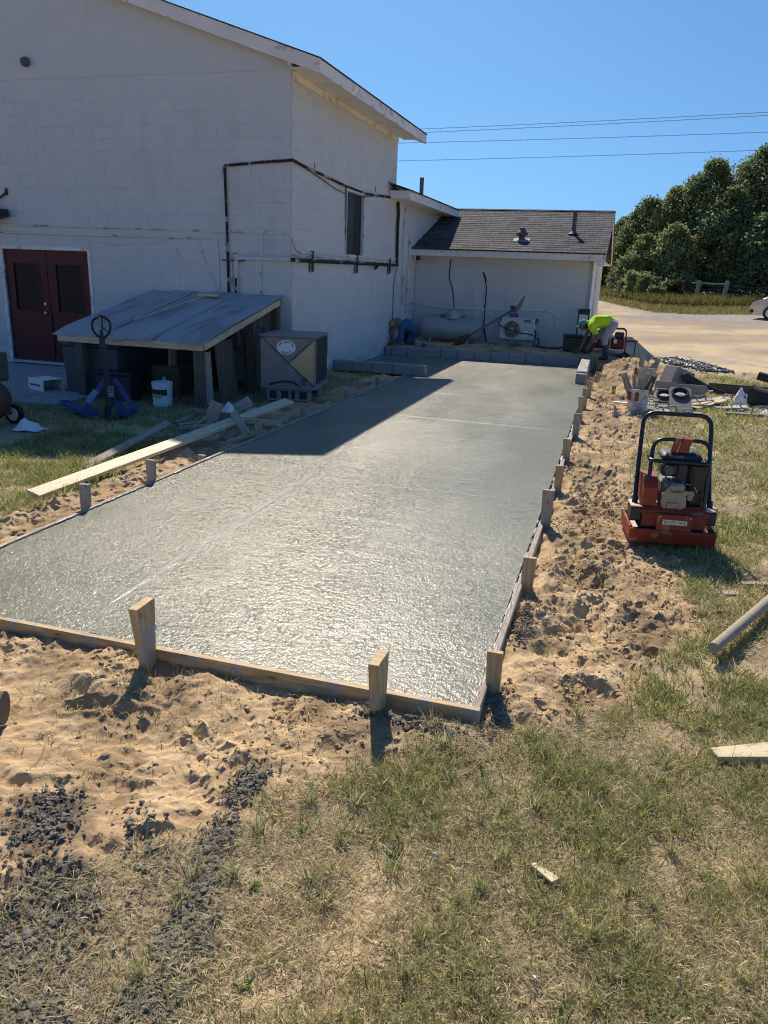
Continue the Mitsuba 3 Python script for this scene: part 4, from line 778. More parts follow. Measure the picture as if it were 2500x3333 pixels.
solo('bark_chip', board((.05, 2.18, -.07), (.11, 2.11, -.07), .05, .008), 'm_wood_new', 'second yellow wood chip beside the first in the foreground', 'chip')

# ---------------------------------------------------------------- far end: tank, dish, mini split
mat('m_tank', (0.40, 0.41, 0.41), 0.5, 0.3); mat('m_beige', (0.60, 0.58, 0.52), 0.5); mat('m_logo', (0.01, 0.05, 0.30), 0.4)
tk = thing('propane_tank', 'horizontal grey propane tank with a domed cover against the annex wall', 'tank')
TKc = np.array([-4.35, 20.45, .56])
part(tk, 'shell', moved(lathe([(0, -.86), (.15, -.84), (.25, -.77), (.30, -.68), (.305, -.6), (.305, .6), (.30, .68), (.25, .77), (.15, .84), (0, .86)], 36), rotm([0, 1, 0], 90), TKc), 'm_tank', smooth=40)
part(tk, 'dome', lathe([(.21, -.02), (.215, .1), (.2, .16), (.12, .205), (0, .215)], 24, TKc + [.05, 0, .29]), 'm_tank', smooth=50)
for xx in (-.5, .5): part(tk, 'foot', bx(TKc + np.array([xx, 0, -.3]), (.06, .4, .14)), 'm_tank')
part(tk, 'valve', cat_([bx(TKc + np.array([-.22, -.05, .33]), (.1, .07, .07)), bx(TKc + np.array([.34, -.03, .32]), (.06, .06, .06))]), 'm_darkpipe')
part(tk, 'rust_patch', None or moved(lathe([(.3056, -.2), (.3056, .2)], 36), rotm([0, 1, 0], 90), TKc), 'm_tank') if False else None
dk_ = thing('satellite_dish', 'grey satellite dish on a long arm leaning in front of the annex', 'dish')
dc = np.array([-2.49, 19.9, 1.22]); ax_ = np.array([-.85, -.28, .44]); mat('m_dish', (.13, .135, .145), .6); 
Rd = np.stack([np.cross([0, 1, 0], ax_ / np.linalg.norm(ax_)), [0, 1, 0], ax_ / np.linalg.norm(ax_)], 1); Rd = np.linalg.qr(Rd)[0] * np.sign(np.diag(np.linalg.qr(Rd)[1]))
part(dk_, 'reflector', moved(lathe([(.0, 0.0), (.1, .006), (.2, .026), (.3, .06), (.302, .066), (.2, .034), (.1, .014), (0, .008)], 32), Rd, dc), 'm_dish', smooth=40)
part(dk_, 'mount', cat_([bx((-2.62, 19.9, 1.15), (.1, .1, .12)), bx((-2.7, 19.9, 1.2), (.08, .08, .1)), cyl((-2.68, 19.9, 1.2), (-2.5, 19.9, 1.22), .03)]), 'm_darkpipe')
part(dk_, 'arm', cyl((-2.66, 19.9, 1.15), (-3.72, 19.6, .46), .03, 12), 'm_dish')
part(dk_, 'foot', organic([bone((-3.7, 19.6, .47), .05, (-3.85, 19.55, .36), .1), bone((-3.85, 19.55, .36), .1, (-4.05, 19.48, .22), .03)], .04, 2), 'm_rust')
ms = thing('mini_split', 'beige mini split outdoor unit with a round fan grille by the annex wall', 'air conditioner')
MC = np.array([-2.6, 20.55, .66])
part(ms, 'casing', bx(MC, (.88, .3, .55), ch=.02), 'm_beige'); part(ms, 'fan_opening', cyl(MC + np.array([-.13, -.155, -.02]), MC + np.array([-.13, -.14, -.02]), .215, 32), 'm_black')
for i in range(9): part(ms, 'grille_bar', cyl(MC + np.array([-.13 - .19 + .0475 * i, -.163, -.02 - math.sqrt(max(0, .215 ** 2 - (.19 - .0475 * i) ** 2))]), MC + np.array([-.13 - .19 + .0475 * i, -.163, -.02 + math.sqrt(max(0, .215 ** 2 - (.19 - .0475 * i) ** 2))]), .004, 6), 'm_beige')
for r_ in (.06, .12, .18, .214): part(ms, 'grille_ring', tube([MC + np.array([-.13 + r_ * math.cos(t), -.165, -.02 + r_ * math.sin(t)]) for t in np.linspace(0, 2 * math.pi, 33)[:-1]], .004, 6, closed=True), 'm_beige')
part(ms, 'fan_hub', cyl(MC + np.array([-.13, -.168, -.02]), MC + np.array([-.13, -.16, -.02]), .05, 16), 'm_tank')
lg = part(ms, 'logo_plate', bx(MC + np.array([.25, -.152, .2]), (.18, .006, .07), ch=.001), 'm_logo', label='small blue maker plate')
part(lg, 'lettering', cat_([bx(MC + np.array([.19 + .02 * i, -.156, .2]), (.011, .003, .022), ch=.0004) for i in range(7)]), 'm_white')
part(ms, 'sticker', bx(MC + np.array([.23, -.152, -.12]), (.1, .004, .16), ch=.0005), 'm_white'); part(ms, 'service_valve', cat_([bx(MC + np.array([.46, 0, .2]), (.06, .16, .14)), bx(MC + np.array([.5, -.05, .23]), (.06, .05, .05))]), 'm_darkpipe')
for xx in (-.3, .3): part(ms, 'leg', bx(MC + np.array([xx, 0, -.3]), (.05, .3, .06)), 'm_darkpipe')
for i, pts in enumerate([[(.44, -.1, -.02), (.5, -.15, -.15), (.46, -.15, -.4)], [(.44, -.1, .0), (.6, -.15, -.2), (.55, -.2, -.42)], [(-.4, -.14, .25), (-.52, -.16, .1), (-.3, -.18, .0), (.1, -.18, -.1), (.43, -.18, -.12), (.62, -.2, -.3), (.6, -.2, -.43)]]):
    part(ms, 'cable', tube(fillet([MC + np.array(q) for q in pts], .1), .012), 'm_rubber')
solo('blue_box', bx((-2.72, 20.55, .99), (.22, .12, .09)), 'm_logo', 'small blue carton lying on top of the mini split unit', 'box')
for i, (a, b) in enumerate(((-2.95, .27), (-2.3, .27))): solo('support_block', bx((a, 20.5, .28), (.3, .3, .14)), 'm_cmu', ['block under the left end of the mini split', 'block under the right end of the mini split'][i], 'block', 'blocks carrying the mini split')
solo('extension_lead', tube(fillet([(-2.1, 20.3, .26), (-1.8, 20.1, .25), (-1.5, 20.2, .25), (-1.35, 20.25, .3)], .2), .018), 'm_rubber', 'black cord lying on the soil between mini split and toolbox', 'cord')
# toolbox, heater, cooler, trowelling machine, cups behind the worker in yellow
mat('m_greenblack', (0.018, 0.03, 0.028), 0.5); mat('m_red', (0.16, 0.013, 0.012), 0.5)
tb = thing('tool_chest', 'long black plastic tool chest on the soil beside the annex corner', 'tool chest')
part(tb, 'body', bx((-1.04, 19.75, .42), (.62, .36, .34), ch=.02), 'm_greenblack'); part(tb, 'lid', bx((-1.04, 19.75, .615), (.65, .38, .06), ch=.015), 'm_greenblack')
for xx in (-.2, 0, .2): part(tb, 'rib', bx((-1.04 + xx, 19.565, .42), (.03, .015, .3)), 'm_greenblack')
solo('brick_scrap', bx((-1.02, 19.4, .3), (.15, .08, .13), RZ(8)), 'm_wood_dark', 'brown chunk of block on the soil before the tool chest', 'block')
ht = thing('box_heater', 'upright white fan heater with a dark frame leaning at the annex corner', 'heater')
part(ht, 'panel', bx((-.98, 20.7, .75), (.24, .1, .72), ch=.01), 'm_white'); part(ht, 'frame', cat_([bx((-1.11, 20.68, .8), (.03, .1, .85)), bx((-.85, 20.68, .8), (.03, .1, .85)), bx((-.98, 20.68, 1.2), (.28, .1, .05)), bx((-.98, 20.64, 1.13), (.22, .02, .09))]), 'm_black')
solo('rag', cloth(.16, .14, .2, 12, (-.82, 19.7, .62), 0), 'm_white', 'white bag lying on the tool chest by the worker in yellow', 'cloth', smooth=True)
cl_ = thing('cooler', 'red picnic cooler with a white lid behind the worker in yellow', 'cooler'); part(cl_, 'body', bx((-.62, 20.3, .5), (.4, .3, .36), ch=.02), 'm_red'); part(cl_, 'lid', bx((-.62, 20.3, .71), (.42, .32, .06), ch=.015), 'm_white')
tm = thing('tamping_rammer', 'red petrol engine machine standing behind the worker in yellow', 'machine')
Q = np.array([-.08, 19.9, .12])
part(tm, 'engine', bx(Q + np.array([0, 0, .36]), (.32, .26, .26), ch=.03), 'm_red'); part(tm, 'fuel_tank', bx(Q + np.array([.03, .02, .56]), (.22, .2, .13), ch=.03), 'm_engine'); part(tm, 'muffler', bx(Q + np.array([-.06, -.16, .42]), (.08, .06, .12), ch=.015), 'm_steel')
part(tm, 'base', bx(Q + np.array([0, 0, .06]), (.44, .34, .1), ch=.02), 'm_engine'); part(tm, 'hoop', tube(fillet([Q + np.array(q) for q in ((-.2, -.15, .1), (-.2, -.13, .7), (.18, -.13, .72), (.2, -.15, .1))], .12), .016), 'm_red'); part(tm, 'hoop', tube(fillet([Q + np.array(q) for q in ((-.2, .15, .1), (-.2, .13, .7), (.18, .13, .72), (.2, .15, .1))], .12), .016), 'm_red')
part(tm, 'handle', tube(fillet([Q + np.array(q) for q in ((.2, -.14, .42), (.46, -.1, .44), (.46, .1, .44), (.2, .14, .42))], .05), .014), 'm_red'); part(tm, 'wheel', cyl(Q + np.array([.2, -.2, .08]), Q + np.array([.2, -.16, .08]), .1, 18), 'm_rubber'); part(tm, 'support_leg', cyl(Q + np.array([.42, -.08, .44]), Q + np.array([.42, -.08, .04]), .013), 'm_red')
for i, (a, b) in enumerate(((.07, 19.5), (.2, 19.7))): solo('tin_can', lathe([(0, 0), (.05, 0), (.055, .14), (.05, .14), (.045, .02), (0, .02)], 16, (a, b, zat(a, b) - .01)), 'm_rust', ['rusty tin on the soil beside the red machine', 'rusty tin a little right of the first, at the shade edge'][i], 'tin')
# ---------------------------------------------------------------- plate compactor
mat('m_orange', (0.36, 0.06, 0.022), 0.45, 0, 0.4); mat('m_orange_dark', (0.20, 0.035, 0.016), 0.6); mat('m_navy', (0.012, 0.016, 0.03), 0.35); mat('m_alu', (0.28, 0.27, 0.24), 0.45, 0.6); mat('m_worn', (0.62, 0.45, 0.36), 0.5)
def orange_col(p, n, uv):
    w = smoothstep(.62, .7, fbm(p.x * 14, p.y * 14, p.z * 14, 3)); d = fbm(p.x * 5, p.y * 5, p.z * 5, 3)
    return mix(mix((0.33, 0.052, 0.021), (0.21, 0.034, 0.016), d), (0.30, 0.20, 0.14), w * .6)
scene['m_orange'] = two(P(proc(orange_col), 0.5, 0, 0.4))
mat('m_dustcake', (0.38, 0.28, 0.17), .95)
pc = thing('plate_compactor', 'orange plate compactor with black tube handle, engine and WATER TANK sign', 'compactor')
PR, PT = RZ(8) * .9, np.array([.525, 6.27, -.0])
def C(m): return moved(m, PR, PT)
def cp_(n, m, mt, **k): return part(pc, n, C(m), mt, **k)
cp_('base_plate', bx((0, 0, .03), (.7, .5, .045), ch=.012), 'm_orange')
cp_('front_lip', moved(bx((0, 0, 0), (.72, .03, .13), ch=.008), rotm([1, 0, 0], 18), (0, -.265, .085)), 'm_orange')
cp_('back_lip', moved(bx((0, 0, 0), (.7, .03, .12), ch=.008), rotm([1, 0, 0], -25), (0, .265, .085)), 'm_orange')
for s_ in (-1, 1):
    cp_('side_rail', bx((s_ * .345, -.02, .10), (.025, .46, .11), ch=.006), 'm_orange'); cp_('lug', bx((s_ * .30, -.05, .075), (.1, .3, .05), ch=.01), 'm_worn')
    cp_('rubber_mount', cyl((s_ * .22, -.16, .06), (s_ * .22, -.16, .2), .055, 16), 'm_rubber'); cp_('rubber_mount', cyl((s_ * .22, .16, .06), (s_ * .22, .16, .2), .055, 16), 'm_rubber')
    cp_('side_channel', bx((s_ * .31, -.1, .25), (.09, .2, .12), ch=.008), 'm_navy'); cp_('channel_cap', bx((s_ * .31, -.1, .318), (.1, .21, .012), ch=.003), 'm_worn')
cp_('exciter', cyl((-.2, 0, .12), (.2, 0, .12), .085, 20), 'm_orange_dark')
cp_('deck', bx((0, 0, .285), (.56, .46, .03), ch=.006), 'm_orange'); cp_('deck_front', bx((0, -.225, .22), (.53, .02, .13), ch=.004), 'm_orange_dark')
cp_('deck_shelf', moved(bx((0, 0, 0), (.52, .1, .012), ch=.003), rotm([1, 0, 0], 25), (0, -.2, .315)), 'm_orange')
wt = cp_('water_tank', bx((0, -.262, .215), (.29, .05, .145), ch=.008), 'm_orange', label='orange tank front with white WATER TANK plate')
scene['m_plate'] = two(P((0.70, 0.67, 0.52), 0.5))
part(wt, 'sign', C(bx((0, -.2885, .222), (.20, .004, .042), ch=.0008)), 'm_plate')
tx = meshkit.text_mesh('WATER TANK', .019, .0015, False); b_ = tx.bounds; tx.apply_translation([-(b_[0][0] + b_[1][0]) / 2, -(b_[0][1] + b_[1][1]) / 2, 0]); tx.apply_scale([.182 / (b_[1][0] - b_[0][0]), 1.3, 1])
part(wt, 'lettering', C(moved(tx, RXZ, (0, -.2902, .222))), 'm_ink', smooth=False)
cp_('drain_pipe', cyl((-.13, -.25, .115), (.13, -.25, .115), .016), 'm_navy'); cp_('drain_valve', bx((.1, -.262, .115), (.04, .03, .04), ch=.004), 'm_alu')
# outer handle: two legs from the base leaning back to a top bar
hl = fillet([(-.315, -.09, .29), (-.30, .06, .62), (-.285, .20, 1.07), (.285, .20, 1.07), (.30, .06, .62), (.315, -.09, .29)], .11, 7)
cp_('handle', tube(hl, .019, 12), 'm_navy')
for s_ in (-1, 1): cp_('handle_socket', cyl((s_ * .318, -.11, .27), (s_ * .312, -.07, .38), .025, 12), 'm_navy')
# roll cage
rc = fillet([(-.235, -.17, .3), (-.225, -.15, .66), (-.21, -.02, .87), (.27, -.02, .87), (.245, -.15, .66), (.25, -.17, .3)], .14, 7)
cp_('roll_cage', tube(fillet([(-.235, -.17, .3), (-.23, -.12, .66), (-.215, -.02, .885), (.255, -.02, .885), (.245, -.12, .66), (.25, -.17, .3)], .13, 7), .017, 12), 'm_navy')
cp_('cage_bar', tube(fillet([(-.23, .02, .72), (-.24, -.14, .715), (.255, -.14, .715), (.25, .02, .72)], .05, 5), .017, 12), 'm_navy')
# engine
cp_('belt_guard', extr(Polygon([(-.17, .3), (.17, .3), (.17, .48), (.1, .56), (-.1, .56), (-.17, .48)]).buffer(.012), .12, RYZ, (-.275, 0, 0)), 'm_orange', smooth=20, label='orange belt guard left of the engine')
cp_('engine_block', bx((-.02, -.02, .43), (.2, .24, .24), ch=.03), 'm_alu'); cp_('crankcase_cover', extr(Polygon([(-.075, .31), (.09, .31), (.105, .36), (.09, .44), (.06, .5), (-.045, .5), (-.085, .44), (-.09, .36)]).buffer(.008), .05, RXZ, (-.02, -.14, 0)), 'm_alu', smooth=25)
cp_('cylinder_cover', moved(cbox(.13, .08, .1, .028), rotm([1, 0, 0], 20), (0, -.175, .5)), 'm_alu', smooth=50); cp_('oil_plate', bx((-.02, -.196, .345), (.1, .012, .05), ch=.003), 'm_alu')
for s_ in (-1, 1): cp_('bolt', cyl((-.02 + s_ * .065, -.2, .32), (-.02 + s_ * .065, -.18, .32), .01, 8), 'm_steel')
cp_('engine_foot', bx((-.02, -.16, .307), (.2, .09, .018), ch=.004), 'm_alu')
cp_('muffler', bx((-.07, -.06, .645), (.15, .17, .12), ch=.025), 'm_black'); cp_('muffler_outlet', cat_([cyl((-.085, -.155, .64), (-.085, -.14, .64), .043, 20), cyl((-.085, -.162, .64), (-.085, -.14, .64), .03, 20)]), 'm_darkpipe')
cp_('air_cleaner', bx((.17, -.04, .58), (.16, .2, .25), ch=.02), 'm_black'); cp_('recoil_cover', bx((.18, .0, .4), (.15, .2, .2), ch=.03), 'm_black')
cp_('shroud', bx((.035, -.06, .6), (.1, .16, .22), ch=.02), 'm_darkplastic'); cp_('carburettor', bx((.105, -.155, .455), (.09, .05, .05), ch=.008), 'm_alu'); cp_('fuel_bowl', lathe([(0, 0), (.025, 0), (.03, .02), (.03, .045), (0, .045)], 14, (.115, -.165, .395)), 'm_alu')
cp_('linkage', cat_([tube([(.03, -.16, .5), (.07, -.18, .54), (.13, -.17, .53), (.17, -.16, .47)], .005, 6), cyl((.02, -.15, .52), (.05, -.17, .56), .006, 6)]), 'm_steel')
cp_('fuel_tank', moved(cbox(.34, .24, .09, .035), None, (.03, .03, .735)), 'm_darkplastic', smooth=50); cp_('fuel_cap', cyl((.1, -.0, .775), (.1, 0, .825), .032, 18), 'm_steel')
cp_('throttle_cable', tube(fillet([(.15, -.12, .5), (.26, -.1, .45), (.27, .05, .6), (.295, .1, .8)], .1), .006, 6), 'm_black')
for x0, x1, sw_ in ((-.01, -.05, .05), (.07, .02, .075)): cp_('strap', hull([(x0 + d + k * (x1 - x0), y, z) for k, y, z in ((0, -.045, .9), (0, .01, .9), (1, -.05, .76), (1, -.035, .76)) for d in (-sw_ / 2, sw_ / 2)]), 'm_orange', label='orange lifting strap over the cage bar')
cp_('strap_end', bx((-.02, -.06, .745), (.13, .06, .03), ch=.01), 'm_orange')

for x_, y_ in ((-.24, -.19), (.24, -.19), (-.24, .19), (.24, .19), (-.14, -.2), (.14, -.2)): cp_('bolt', cyl((x_, y_, .3), (x_, y_, .314), .012, 6), 'm_steel')
for x_ in (-.125, .125): cp_('bolt', cyl((x_, -.294, .27), (x_, -.285, .27), .007, 6), 'm_steel')
cp_('fuel_hose', tube(fillet([(.06, -.06, .71), (.1, -.16, .66), (.14, -.19, .56), (.115, -.16, .46)], .05), .007, 8), 'm_black'); cp_('spark_lead', tube(fillet([(-.06, -.17, .56), (-.12, -.19, .6), (-.13, -.12, .68)], .04), .006, 8), 'm_black')
cp_('dirt_cake', organic([bone((-.3, -.24, .055), .02, (-.1, -.25, .055), .012), bone((.05, -.25, .055), .012, (.3, -.235, .06), .022), bone((-.3, .1, .055), .025, (-.31, -.1, .055), .02)], .02, 2), 'm_dustcake', label='dust and soil caked on the plate')
# ---------------------------------------------------------------- finishing tools on the grass
mat('m_grime', (0.30, 0.285, 0.255), 0.8); mat('m_greyplastic', (0.115, 0.12, 0.125), 0.6); mat('m_foam', (0.03, 0.033, 0.035), 0.9); mat('m_cork', (0.62, 0.59, 0.52), 0.8); mat('m_brick', (0.22, 0.055, 0.03), 0.7); mat('m_wheat', (0.40, 0.37, 0.31), 0.75)
def bucket(n, at, lab, s=1.0):
    k = thing(n, lab, 'bucket', None); at = np.array(at)
    part(k, 'body', lathe(np.array(buck) * [s, s], 32, at), 'm_grimebucket', smooth=35); return k
def gb_col(p, n, uv):
    w = smoothstep(.45, .62, fbm(p.x * 11, p.y * 11, p.z * 9, 3)); return mix((0.60, 0.585, 0.54), (0.30, 0.28, 0.24), w * .7)
scene['m_grimebucket'] = two(P(proc(gb_col), 0.6, 0, 0.3))
BA = (.36, 12.72, zat(.36, 12.72) - .015); BB = (.52, 15.3, zat(.52, 15.3))
k = bucket('tool_bucket', BA, 'cement-stained white bucket stuffed with upright wooden floats', 1.05)
for a in (215, 262): part(k, 'handle_grip', moved(bx((0, 0, 0), (.06, .03, .13), ch=.012), RZ(a + 90), (BA[0] + .165 * math.cos(math.radians(a)), BA[1] + .165 * math.sin(math.radians(a)), BA[2] + .28)), 'm_brick')
fl_labs = ['widest float leaning out left of the near bucket', 'second float from the left in the near bucket', 'middle float in the near bucket, facing the camera', 'tall float right of middle in the near bucket', 'dark float at the right of the near bucket']
for i, (dx, dy, w, h, ln, m_) in enumerate([(-.1, -.02, .1, .36, -.16, 'm_wood_old'), (-.04, .04, .06, .34, -.06, 'm_wood_old'), (.0, -.06, .09, .33, .02, 'm_wheat'), (.04, .03, .08, .36, .05, 'm_wood_old'), (.1, -.01, .09, .34, .1, 'm_wood_dark')]):
    p0 = np.array([BA[0] + dx, BA[1] + dy, BA[2] + .25]); p1 = p0 + [ln, 0.02, h]
    fk = thing('hand_float', fl_labs[i], 'float', 'floats standing in the buckets')
    part(fk, 'blade', board(p0, p1, w, .018, (0, -1, .1)), m_ if m_.startswith('m_wood') else 'm_wood_old')
    part(fk, 'handle', board(p0 * .75 + p1 * .25 - [0, .04, 0], p0 * .25 + p1 * .75 - [0, .04, 0], .03, .03, (0, -1, .1)), 'm_wood_old')
k = bucket('tool_bucket', BB, 'farther cement-stained bucket holding a tall float, behind the first', 1.12)
part(k, 'rim_band', lathe([(.168, .27), (.172, .275), (.172, .3), (.168, .305)], 28, BB), 'm_grimebucket'); part(k, 'handle_grip', bx((BB[0] - .19, BB[1] - .04, BB[2] + .3), (.05, .06, .2), ch=.015), 'm_brick')
for i, (dx, w, h, ln) in enumerate([(-.1, .09, .34, -.01), (.05, .08, .2, .08), (.11, .09, .26, .07)]):
    p0 = np.array([BB[0] + dx, BB[1] - .03, BB[2] + .3]); fk = thing('hand_float', ['tall grey float at the left of the farther bucket', 'short float in the middle of the farther bucket', 'float with a handle at the right of the farther bucket'][i], 'float', 'floats standing in the buckets')
    part(fk, 'blade', board(p0, p0 + [ln, .02, h], w, .018, (0, -1, .1)), 'm_wood_old'); part(fk, 'handle', board(p0 + [ln * .3 + .02, -.04, h * .35], p0 + [ln * .8 + .02, -.04, h * .8], .03, .03, (0, -1, .1)), 'm_wood_old')
zt_ = zat(1.1, 13.6)
solo('grey_block', moved(cbox(.42, .36, .34, .012), rotm([0, 1, 0], 24) @ rotm([0, 0, 1], 30) @ rotm([1, 0, 0], -14), (1.05, 15.0, zat(1.05, 15) + .30)), 'm_cmu', 'big grey block tilted on the heap of tools', 'block')
solo('grey_board', moved(cbox(.34, .03, .34, .006), RZ(-8) @ rotm([1, 0, 0], -14), (.83, 14.3, zat(.83, 14.3) + .14)), 'm_wood_old', 'square grey board leaning under the tilted block', 'board')
solo('grey_board', moved(cbox(.5, .025, .3, .006), RZ(6) @ rotm([1, 0, 0], -20), (1.28, 14.5, zat(1.2, 14.4) + .12)), 'm_wood_old', 'grey board leaning behind the black knee board', 'board')
solo('red_block', moved(cbox(.18, .1, .22, .01), RZ(12), (.76, 13.95, zat(.76, 13.9) + .12)), 'm_brick', 'rust red block standing among the tools', 'block')
def knee(nm, lab, at, L, w, tilt, yaw, sc=1.0):
    k = thing(nm, lab, 'knee board', 'knee boards among the tools'); R = RZ(yaw) @ rotm([1, 0, 0], tilt); at = np.array(at)
    pl = Polygon([(-w / 2, 0), (w / 2, 0), (w / 2, L - .05), (w / 2 - .04, L), (-w / 2 + .04, L), (-w / 2, L - .05)])
    part(k, 'board', moved(extr(pl, .014), R, at), 'm_greyplastic', smooth=False)
    rr = w * .36; cyy = L * .72 if L > .4 else L * .6
    part(k, 'pad_rim', moved(tube([(rr * math.cos(t), cyy + rr * .95 * math.sin(t), .035) for t in np.linspace(0, 2 * math.pi, 29)[:-1]], .018, 8, closed=True), R, at), 'm_foam')
    part(k, 'pad', moved(lathe([(0, .02), (rr * .9, .022), (rr, .014)], 24, (0, cyy, 0)), R, at), 'm_foam')
    part(k, 'pad_insert', moved(lathe([(0, .045), (rr * .6, .04), (rr * .7, .02)], 20, (0, cyy - rr * .35, .0), np.diag([1, .55, 1])), R, at), 'm_cork')
knee('knee_board', 'large knee board with a black foam ring tilted towards the camera', (1.03, 12.85, zt_ + .02), .62, .34, 30, 3)
knee('knee_board', 'smaller knee board left of the large one, half under other tools', (.78, 13.35, zt_ + .08), .34, .32, 24, -4)
for i, (p0, p1, w, lab, m_) in enumerate([((.52, 13.1, .02), (1.0, 13.15, .02), .2, 'dark magnesium trowel beside the near bucket', 'm_greyplastic'), ((.62, 12.75, .0), (1.1, 12.95, .02), .16, 'steel float lying before the knee boards', 'm_wheat'), ((.7, 13.2, .05), (.98, 13.22, .05), .12, 'block of wood under the smaller knee board', 'm_wood_old'), ((1.2, 13.3, .04), (1.75, 14.4, .06), .28, 'long wooden darby right of the knee boards', 'm_wood_pale'), ((1.2, 13.45, .1), (1.55, 13.7, .13), .12, 'tapered wooden float on top of the darby', 'm_wood_old'), ((1.75, 14.7, .05), (2.05, 14.5, .03), .18, 'pale trowel blade in the grass behind the darby', 'm_wheat'), ((1.45, 13.75, .0), (1.95, 13.7, .0), .08, 'pale flat float in the grass before the water jug', 'm_wheat'), ((1.75, 13.62, .02), (2.1, 13.7, .05), .13, 'grey magnesium float before the water jug', 'm_tank'), ((.3, 12.3, .0), (.75, 12.45, .0), .1, 'dark float half buried by the near bucket', 'm_wood_dark'), ((.95, 12.9, -.01), (1.3, 12.75, .01), .22, 'pale lower knee board end in the grass', 'm_grime')]):
    zz = zat((p0[0] + p1[0]) / 2, (p0[1] + p1[1]) / 2) + .012; fk = thing('finishing_tool', lab, 'trowel', 'concrete tools heaped on the grass')
    q0, q1 = np.array(p0) + [0, 0, zz], np.array(p1) + [0, 0, zz]
    part(fk, 'blade', board(q0, q1, w, .016, (0, -.15, 1)), m_ if m_.startswith('m_wood') else m_)
    if i != 2:
        d = (q1 - q0); u_ = np.cross([0, 0, 1], d / np.linalg.norm(d)); part(fk, 'handle', tube(fillet([q0 * .7 + q1 * .3, q0 * .7 + q1 * .3 + [0, 0, .07], q0 * .3 + q1 * .7 + [0, 0, .08], q0 * .3 + q1 * .7], .03), .013, 8), 'm_wheat' if i % 2 else 'm_wood_old')
for i in range(9):
    p = np.array([rng.uniform(.55, 1.6), rng.uniform(13.1, 14.6), 0]); p[2] = zat(p[0], p[1]) + rng.uniform(.03, .14); a = rng.uniform(0, 6.3); L = rng.uniform(.1, .22); d = np.array([math.cos(a), math.sin(a), rng.uniform(-.3, .3)]) * L
    fk = thing('finishing_tool', ['thin grey steel edger', 'narrow wooden float', 'dark trowel blade', 'grey jointer', 'small magnesium float', 'worn wooden trowel', 'black rubber float', 'rusty edging tool', 'short steel trowel'][i] + ' lying in the heap of tools', 'trowel', 'concrete tools heaped on the grass')
    part(fk, 'blade', board(p - d, p + d, rng.uniform(.08, .14), .012, (rng.normal(0, .3), -.2, 1)), ['m_tank', 'm_wood_old', 'm_greyplastic', 'm_alu', 'm_tank', 'm_wood_old', 'm_foam', 'm_rust', 'm_alu'][i])
    part(fk, 'handle', tube(fillet([p - d * .5, p - d * .5 + [0, 0, .07], p + d * .5 + [0, 0, .07], p + d * .5], .025), .012, 8), 'm_wood_old')
wl_ = thing('rubber_boots', 'dark rubber wading boot lying over the tools, toe to the right', 'boot')
part(wl_, 'shaft', organic([bone((1.18, 14.75, zt_ + .36), .085, (1.34, 14.72, zt_ + .27), .085)], .03, 3), 'm_foam'); part(wl_, 'foot', organic([bone((1.36, 14.72, zt_ + .27), .075, (1.62, 14.8, zt_ + .17), .05), bone((1.62, 14.8, zt_ + .17), .05, (1.9, 14.95, zt_ + .1), .02)], .03, 3), 'm_foam')
solo('dark_plank', board((1.66, 15.55, zat(1.9, 15.5) + .1), (2.7, 15.45, zat(2.2, 15.5) + .1), .025, .2), 'm_wood_dark', 'long dark plank on edge in the grass behind the water jug', 'board')
jg = thing('water_jug', 'translucent plastic gallon water jug on the grass', 'jug')
JC = np.array([2.02, 14.0, zat(2.02, 14.0)])
scene['m_jug'] = two(P((0.80, 0.82, 0.80), 0.35, 0, 0.5)); 
jb = organic([bone(JC + [0, 0, .06], .095, JC + [0, 0, .15], .095, 20), bone(JC + [0, 0, .15], .095, JC + [-.01, 0, .27], .035, 20), bone(JC + [.075, 0, .2], .02, JC + [.085, 0, .1], .022), bone(JC + [.02, 0, .25], .02, JC + [.075, 0, .2], .02)], .02, 3)
part(jg, 'body', jb, 'm_jug', smooth=True); part(jg, 'cap', cyl(JC + [-.01, 0, .29], JC + [-.01, 0, .325], .022), 'm_white'); part(jg, 'grip_hole', bx(JC + np.array([.055, -.075, .19]), (.03, .03, .05), ch=.008), 'm_greyplastic')
part(jg, 'water', lathe([(.0, .0), (.097, 0.0), (.0975, .11), (0, .11)], 24, JC + [0, 0, .0]), 'm_jug')
bf = thing('bull_float', 'long grey bull float blade lying at the right edge of the grass', 'float')
zb_ = zat(2.0, 13.3) + .02
part(bf, 'blade', board((1.68, 13.08, zb_), (2.25, 13.2, zb_), .17, .02), 'm_tank'); part(bf, 'blade_end', board((2.25, 13.2, zb_), (2.55, 13.75, zb_ + .05), .17, .02), 'm_tank'); part(bf, 'edge', cyl((1.68, 12.995, zb_ + .015), (2.26, 13.115, zb_ + .015), .012), 'm_alu'); part(bf, 'bracket', tube(fillet([(2.1, 13.2, zb_), (2.12, 13.25, zb_ + .12), (2.35, 13.4, zb_ + .12), (2.38, 13.4, zb_)], .04), .012), 'm_alu')
tb2 = thing('mixing_tub', 'black rubber tub tipped on its side at the right edge', 'tub')
TB = np.array([2.52, 14.2, zat(2.5, 14.2)])
part(tb2, 'body', moved(lathe([(.0, .0), (.2, 0), (.27, .5), (.29, .5), (.29, .52), (.26, .52), (.19, .02), (0, .02)], 28), (RZ(150) @ rotm([0, 1, 0], 88)) * .62, TB + [-.0, 0, .16]), 'm_foam', smooth=35)
part(tb2, 'lining', moved(lathe([(0, .03), (.2, .03)], 24), (RZ(150) @ rotm([0, 1, 0], 88)) * .62, TB + [-.0, 0, .16]), 'm_greyplastic')
hs = thing('rubber_hose', 'thick black corrugated rubber hose end above the tub', 'hose')
